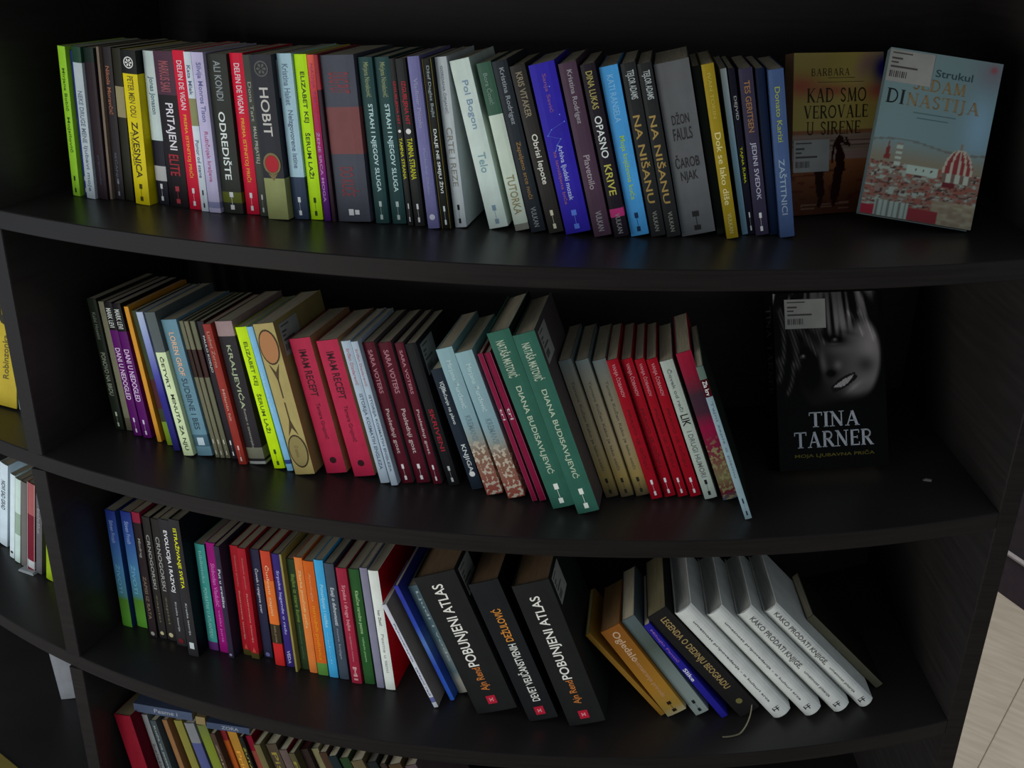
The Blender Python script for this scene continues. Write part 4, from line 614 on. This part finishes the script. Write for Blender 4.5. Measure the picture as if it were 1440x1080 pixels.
 ((-0.2112,1.2601,-1.4291),0.2442,0.3829,0.0159,0.2050,0.1312,(30, 36, 38),{},'black green paperback in the bottom row'),
 ((-0.1887,1.2579,-1.4291),0.2381,0.4011,0.0164,0.2050,0.1312,(36, 52, 33),{},'dark green paperback in the bottom row'),
 ((-0.1659,1.2533,-1.4291),0.2308,0.4192,0.0215,0.2050,0.1312,(78, 69, 50),{},'khaki brown paperback just under the shelf edge'),
 ((-0.1379,1.2520,-1.4291),0.2237,0.4314,0.0177,0.2050,0.1312,(31, 33, 33),{'pg': (96, 92, 84)},'black paperback with grey pages just under the shelf edge'),
 ((-0.1151,1.2510,-1.4291),0.2178,0.4391,0.0105,0.2050,0.1312,(49, 40, 35),{},'thin umber paperback just under the shelf edge'),
 ((-0.0998,1.2494,-1.4291),0.2138,0.4429,0.0222,0.2050,0.1312,(62, 49, 36),{},'brown paperback just under the shelf edge'),
 ((-0.0728,1.2491,-1.4291),0.2066,0.4451,0.0207,0.2050,0.1312,(74, 62, 64),{},'dusty pink grey paperback at the right of the bottom row'),
]),
('books in the left bay', [
 ((-0.8131,1.5102,-1.0658),0.4328,-0.2094,0.0160,0.1650,0.1100,(120, 140, 30),{'b': [(0, 0.3, (140, 145, 140))]},'lime green paperback half hidden by the divider in the left bay'),
 ((-0.7722,1.4517,-0.7083),0.5236,-0.1047,0.0080,0.2000,0.1300,(140, 160, 170),{},'thin pale blue paperback beside the yellow face-out book'),
 ((-0.8853,1.6128,-1.4291),-0.1396,0.0524,0.0360,0.2100,0.1300,(112, 114, 118),{'t': []},'grey white book with its page edges turned outward, low in the left bay'),
]),

]
for grp, recs in DATA:
    for rec in recs: make_book(rec, grp)
# ---------------- books shown face-out ----------------
def fmat(X, Zv, O):
    X = Vector(X).normalized(); Zv = Vector(Zv); Zv = (Zv-X*Zv.dot(X)).normalized(); Y = Zv.cross(X)
    M = Matrix((X, Y, Zv)).transposed().to_4x4(); M.translation = (O[0], O[1], O[2]+EYE); return M
def mixc(a, b, t): t = max(0, min(1, t)); return tuple(x+(y-x)*t for x, y in zip(a, b))
def hsh(i, j): return (math.sin(i*12.9898+j*78.233)*43758.5453) % 1
def vn(x, y):
    i, j = math.floor(x), math.floor(y); u, v = x-i, y-j; u = u*u*(3-2*u); v = v*v*(3-2*v)
    return (hsh(i, j)*(1-u)+hsh(i+1, j)*u)*(1-v)+(hsh(i, j+1)*(1-u)+hsh(i+1, j+1)*u)*v
def blob(a, b, cx, cy, rx, ry, ang=0):
    dx, dy = a-cx, b-cy; c, s = math.cos(ang), math.sin(ang); X = (dx*c+dy*s)/rx; Y = (-dx*s+dy*c)/ry; return math.exp(-(X*X+Y*Y))
def seg(a, b, x0, y0, x1, y1, w):
    dx, dy = x1-x0, y1-y0; t = max(0, min(1, ((a-x0)*dx+(b-y0)*dy)/(dx*dx+dy*dy))); return math.hypot(a-x0-t*dx, (b-y0-t*dy)*1.5) < w
def beach(a, b):
    if b > .53:
        c = mixc((124, 110, 58), (130, 116, 66), vn(a*4, b*6))
        c = mixc(c, (128, 68, 52), .95*blob(a, b, .08, .8, .2, .06)); c = mixc(c, (122, 62, 48), .8*blob(a, b, .42, .77, .22, .035)); c = mixc(c, (126, 60, 50), .9*blob(a, b, .97, .76, .16, .05))
        c = mixc(c, (110, 84, 80), .8*blob(a, b, .8, .93, .12, .07, .6)); c = mixc(c, (30, 26, 76), 1.2*blob(a, b, 1.02, .9, .13, .09))
    elif b > .5: c = (104, 70, 48)
    elif b > .39: c = mixc((96, 82, 72), (122, 104, 92), vn(a*2, b*90)); c = mixc(c, (60, 44, 40), .8 if abs(b-.465) < .004 or abs(b-.43) < .003 else 0)
    elif b > .34: c = (112, 92, 86)
    else:
        c = mixc((110, 70, 44), (60, 36, 26), (.34-b)/.3+.25*abs(a-.5)); n = vn(a*9, b*40)
        if n > .74: c = mixc(c, (58, 28, 22), .6)
        if .03 < b < .075 and vn(a*5, b*160) > .6 and .1 < a < .65: c = mixc(c, (120, 96, 84), .6)
    d = (34, 20, 20)
    if math.hypot((a-.53), (b-.465)*1.5) < .042: c = d
    for s in ((.5, .44, .56, .36, .038), (.53, .36, .55, .29, .05), (.55, .3, .51, .12, .03), (.51, .12, .47, .06, .025), (.5, .28, .46, .1, .026), (.56, .45, .64, .43, .014), (.64, .43, .6, .475, .012), (.46, .43, .45, .33, .012),
              (.31, .38, .31, .3, .045), (.31, .3, .34, .13, .032), (.34, .13, .31, .06, .025), (.27, .28, .3, .12, .02)):
        if seg(a, b, *s): c = d
    return c
def firenze(a, b):
    c = mixc((92, 110, 112), (78, 98, 102), a*.5+(1-b)*.3)
    c = mixc(c, (96, 122, 140), .9*blob(a, b, .9, .62, .14, .2)); c = mixc(c, (88, 86, 94), .7*blob(a, b, .93, .93, .15, .1)); c = mixc(c, (116, 52, 60), .8*blob(a, b, .93, .955, .03, .02))
    if b < .47: c = mixc(c, (96, 92, 80), (.47-b)/.12)
    if abs(b-(.45+.02*math.sin(a*6))) < .006: c = mixc(c, (70, 62, 56), .5)
    if b < .33:
        n = vn(a*24+b*8, b*85); k = vn(a*40+9, b*120)
        c = (104, 66, 58) if n > .6 else ((112, 120, 112) if n < .27 else (96, 84, 76))
        if k > .75: c = (60, 46, 44)
        if b < .14 and a > .62: c = mixc((118, 116, 98), (96, 84, 72), vn(a*24, b*80))
        if b < .1 and .12 < a < .42: c = (112, 124, 118) if (a*40) % 2 < 1.3 else (80, 84, 80)
        if b < .06 and a < .12: c = (108, 34, 44)
        if b < .075 and .42 < a < .68: c = (98, 40, 44)
    # nave and tower
    if .34 < a < .62 and .27 < b < .33: c = (124, 138, 130)
    for q in (.42, .49, .56):
        if math.hypot(a-q, (b-.305)*1.5) < .009: c = (54, 40, 38)
    if .22 < a < .27 and .3 < b < .45: c = (126, 136, 128) if (b*60) % 2 > .8 else (96, 92, 84)
    if abs(a-.145) < .022*(1-(b-.36)/.09)+.003 and .34 < b < .45: c = (88, 40, 40)
    # the dome
    dx = (a-.785)/.135
    if abs(dx) < 1 and .31 < b < .31+.15*math.sqrt(max(0, 1-dx*dx)):
        c = (98, 44, 46); h = (b-.31)/.15; w = math.sqrt(max(.02, 1-h*h))
        for r_ in (-.92, -.45, .05, .5, .9):
            if abs(dx-r_*w) < .07: c = (132, 126, 114)
    if abs(a-.785) < .012 and .455 < b < .5: c = (96, 88, 80)
    if .66 < a < .92 and .26 < b < .31: c = (128, 134, 124) if (a*26) % 2 < 1.2 else (84, 70, 64)
    if .67 < a < .78 and .225 < b < .26: c = (76, 34, 38)
    return c
def sst(x, lo, hi):
    t = max(0, min(1, (x-lo)/(hi-lo))); return t*t*(3-2*t)
def portrait(a, b):
    # tilted face: outline, light on the right cheek, then features
    ca_, sa_ = math.cos(-.35), math.sin(-.35)
    dx, dy = (a-.58), (b-.6)*1.5; X = dx*ca_+dy*sa_; Y = -dx*sa_+dy*ca_
    d = math.hypot(X/.37, Y/.46); m = sst(1.08-d, 0, .16)
    g = 24+66*sst(a, .3, .9)*sst(b, .36, .5)
    g += 22*blob(a, b, .86, .68, .1, .13)+26*blob(a, b, .72, .43, .1, .05)+20*blob(a, b, .55, .68, .16, .04)
    g += 48*blob(a, b, .43, .6, .035, .075, .25)+34*blob(a, b, .565, .585, .035, .025)
    g -= 46*blob(a, b, .83, .585, .08, .05)+44*blob(a, b, .5, .54, .05, .02)+26*blob(a, b, .33, .57, .1, .09)
    g -= 60*blob(a, b, .55, .735, .1, .03, -.15)+36*blob(a, b, .26, .645, .1, .035)
    g -= 40*blob(a, b, .57, .79, .14, .014, -.2)
    for cx, cy, w in ((.545, .727, .035), (.25, .64, .03)):
        if ((a-cx)/w)**2+((b-cy)/.014)**2 < 1: g = 30
        g += 90*blob(a, b, cx+.003, cy+.004, .012, .007)+26*blob(a, b, cx, cy-.02, .05, .006)
    # open smile, rising to the right
    u = (a-.615)*math.cos(.5)+(b-.487)*1.5*math.sin(.5); v = -(a-.615)*math.sin(.5)+(b-.487)*1.5*math.cos(.5)
    cv = v-.9*u*u
    if abs(u) < .13 and -.045 < cv < .04*(1-(u/.13)**2)+.004: g = 26
    if abs(u) < .105 and -.026*(1-(u/.11)**2) < cv < .02*(1-(u/.11)**2): g = 128-14*(math.sin(u*190) > .8)
    g += 26*blob(a, b, .7, .455, .07, .014, .4)
    g = g*m+(1-m)*15
    # tousled hair over the brow and down the left side
    hl = .8+.06*math.sin(a*9)-.1*(a-.5)
    h = sst(b, hl-.03, hl+.06); ang = a*30+(b-.8)*26*(a-.45); s = sst(vn(ang, b*5+a*3), .42, .8)
    g = g*(1-h)+h*(20+92*s*(.5+.5*vn(a*5, b*6)))
    for x0, y0, x1, y1, w in ((.12, .86, .2, .6, .03), (.2, .82, .36, .66, .025), (.3, .82, .44, .72, .02), (.06, .9, .07, .62, .02), (.16, .6, .1, .44, .018), (.78, .88, .9, .74, .022), (.68, .88, .8, .76, .015), (.03, .62, .03, .52, .025)):
        dx, dy = x1-x0, y1-y0; t = max(0, min(1, ((a-x0)*dx+(b-y0)*dy)/(dx*dx+dy*dy))); q = math.hypot(a-x0-t*dx-.02*math.sin(t*3), b-y0-t*dy)
        g += 58*math.exp(-(q/w)**2)*(.55+.45*math.sin((a+b*.5)*220))
    g = g*(1-.6*sst(a, .95, 1)); t = sst(.43-b+.12*(a-.7), 0, .07); g = g*(1-t)+16*t
    g = max(12, min(132, g)); return (g, g*.96, g*.96)
def facebooks():
    grp = None
    r = face_book(fmat((.945, .32, .0), (-.04, .2, .98), (.368, 1.353, -.3450)), .1375, .2085, .02, 'paperback_book', 'face-out paperback with beach sunset and two dark figures, behind the blue city cover', grp, (112, 84, 62), beach)
    W, H = .1375, .2085
    for s, x0, x1, z0, z1 in (('BARBARA', .19, .62, .86, .905),): place_text('author_lettering', s, (70, 58, 34), r, W*x0, W*x1, H*z0, H*z1, -.0005, 'flat', roman)
    for s, x0, x1, z0, z1 in (('KAD SMO', .15, .82, .7, .785), ('VEROVALE', .12, .84, .6, .68), ('U SIRENE', .15, .76, .5, .58)): place_text('title_lettering', s, (44, 38, 22), r, W*x0, W*x1, H*z0, H*z1, -.0005, 'flat', roman)
    multi_quads('subtitle_lines', [rectq(W*.38, W*.68, H*.845, H*.849, -.0005), rectq(W*.26, W*.78, H*.82, H*.823, -.0005)], flat((70, 56, 36)), r)
    sticker(r, (W*.01, -.0004, H*.27), (1, 0, 0), (0, 0, 1), (0, -1, 0), W*.4, H*.2)
    r = face_book(fmat((.985, -.12, -.115), (.155, .35, .93), (.443, 1.308, -.3260)), .142, .2125, .016, 'paperback_book', 'tilted face-out pale blue paperback with red city dome, end of top row', grp, (96, 112, 114), firenze, pages=(122, 112, 98))
    W, H = .142, .2125
    place_text('author_lettering', 'Strukul', (44, 60, 66), r, W*.43, W*.76, H*.865, H*.91, -.0005, 'flat')
    place_text('title_lettering', 'SEDAM', (112, 92, 60), r, W*.25, W*.72, H*.775, H*.845, -.0005, 'flat', roman)
    place_text('title_lettering', 'DI', (30, 36, 36), r, W*.04, W*.2, H*.675, H*.76, -.0005, 'flat', roman)
    place_text('title_lettering', 'NAST', (110, 94, 66), r, W*.22, W*.63, H*.675, H*.75, -.0005, 'flat', roman)
    place_text('title_lettering', 'IJA', (106, 92, 70), r, W*.64, W*.87, H*.675, H*.75, -.0005, 'flat', roman)
    multi_quads('subtitle_lines', [rectq(W*.3, W*.68, H*.635, H*.641, -.0005), rectq(W*.34, W*.62, H*.605, H*.611, -.0005)], flat((66, 84, 88)), r)
    sticker(r, (W*.0, -.0004, H*.8), (1, 0, 0), (0, 0, 1), (0, -1, 0), W*.4, H*.19)
    W, H = .1657, .251
    r = face_book(fmat((.985, .17, 0), (-.05, .4, .915), (.3815, 1.2815, -.6948)), W, H, .034, 'hardback_book', 'face-out black book with smiling black and white portrait, alone on middle shelf', grp, (20, 20, 21), portrait, nx=110, nz=160)
    r.children[0]['label'] = 'black cover with portrait'
    place_text('title_lettering', 'TINA', (138, 142, 148), r, W*.28, W*.74, H*.24, H*.325, -.0005, 'flat', roman)
    place_text('title_lettering', 'TARNER', (138, 142, 148), r, W*.14, W*.86, H*.125, H*.215, -.0005, 'flat', roman)
    place_text('subtitle_lettering', 'MOJA LJUBAVNA PRIČA', (76, 70, 26), r, W*.14, W*.87, H*.065, H*.095, -.0005, 'flat')
    sticker(r, (W*.1, -.0004, H*.8), (1, 0, 0), (0, 0, 1), (0, -1, 0), W*.37, H*.165)
    v_, f_, _ = roman('TINA TARNER')
    T = .034
    vv = [(-.0004, T*.25+(1-b)*T*.5, H*.93-a*H*.5) for a, b in v_]
    link('spine_lettering', mesh('spine_lettering', vv, f_, flat((58, 58, 60))), r)
    # left bay: big yellow book facing out, with a pale blue one beside it
    X = Vector((.92, -.392, 0)); O = Vector((-0.7743, 1.4480, -0.7061))-X*.17
    r = face_book(fmat(X, (.09, .18, .975), O), .17, .25, .016, 'paperback_book', 'yellow face-out book with black hand lettering, middle shelf of the left bay', None, (150, 130, 34), None)
    place_text('title_lettering', 'So', (40, 36, 20), r, .1, .166, .13, .2, -.0005, 'flat')
    place_text('subtitle_lettering', 'Robinzonka', (82, 74, 30), r, .142, .154, .045, .115, -.0005, 'up')
    place_text('subtitle_lettering', 'i druge price', (82, 74, 30), r, .112, .12, .045, .115, -.0005, 'up')
facebooks()
#PLAIN#
# ---------------- flat lying books over the bottom row ----------------
def flat_book(x, y, yaw, z, W, D, T, c, label, pg=(100, 94, 80), txt=None):
    ex = Vector((math.cos(yaw), -math.sin(yaw), 0)); dy = Vector((math.sin(yaw), math.cos(yaw), 0))
    M = Matrix((ex, dy, Vector((0, 0, 1)))).transposed().to_4x4(); M.translation = (x, y, z+EYE)
    r = empty('paperback_book', M, label, 'books lying on top of the bottom row'); t = .0007
    v, f = boxes([(0, W, 0, t, 0, T), (0, W, t, D, 0, t), (0, W, t, D, T-t, T)]); link('cover', mesh('cover', v, f, mat(c)), r)
    box('page_block', (.001, W-.001, t+.0001, D-.001, t+.0001, T-t-.0001), page_mat(pg), r)
    if txt: place_text('lettering', txt, (125, 130, 138), r, W*.35, W*.75, T*.25, T*.75, -.0003, 'flat')
for a in [(-0.6221, 1.352, 0.192, -1.219, 0.106, 0.12, 0.017, (58, 66, 84), 'slate blue book lying flat on the bottom row beside the red hardback', (100, 94, 80), 'Pesme i'), (-0.5102, 1.3254, 0.171, -1.219, 0.0164, 0.12, 0.016, (110, 96, 66), 'narrow tan book lying flat between two bluish books on the bottom row', (100, 94, 80), None), (-0.4899, 1.3161, 0.166, -1.219, 0.0745, 0.12, 0.013, (54, 62, 80), 'bluish grey book lying flat on the bottom row, right of the narrow tan one', (100, 94, 80), 'ZORA')]: flat_book(*a)
# ---------------- small loose things ----------------
v, f = boxes([(0, .011, 0, .004, 0, .0006), (.003, .012, .002, .006, .0006, .0012)])
o = link('paper_scrap', mesh('paper_scrap', v, f, mat((110, 108, 108)))); o.location = (0.5901, 1.2920, 1.1607); o.rotation_euler = (0, 0, -.25)
tag(o, 'tiny white paper scrap on the middle shelf right of the black face-out book', 'paper')
v, f = boxes([(0, .036, 0, .03, 0, .0022), (.002, .034, .001, .03, .0024, .004)])
o = link('folded_leaflet', mesh('folded_leaflet', v, f, mat((140, 144, 146)))); o.location = (-0.8730, 1.5342, 0.8008); o.rotation_euler = (0, 0, -.42)
tag(o, 'white folded leaflet lying in front of the dark red book in the left bay', 'paper')

v, f = boxes([(0, .12, 0, .085, 0, .0008), (.0005, .1195, .0005, .0845, .001, .0018)])
o = link('sheet', mesh('sheet', v, f, mat((112, 98, 50)))); o.location = (-1.0299, 1.4257, 0.4407); o.rotation_euler = (0, 0, -.62)  # ochre colour put in for a soft warm glow on the deck
tag(o, 'ochre yellow leaflet added to stand for a warm glow in the bottom left corner', 'paper')
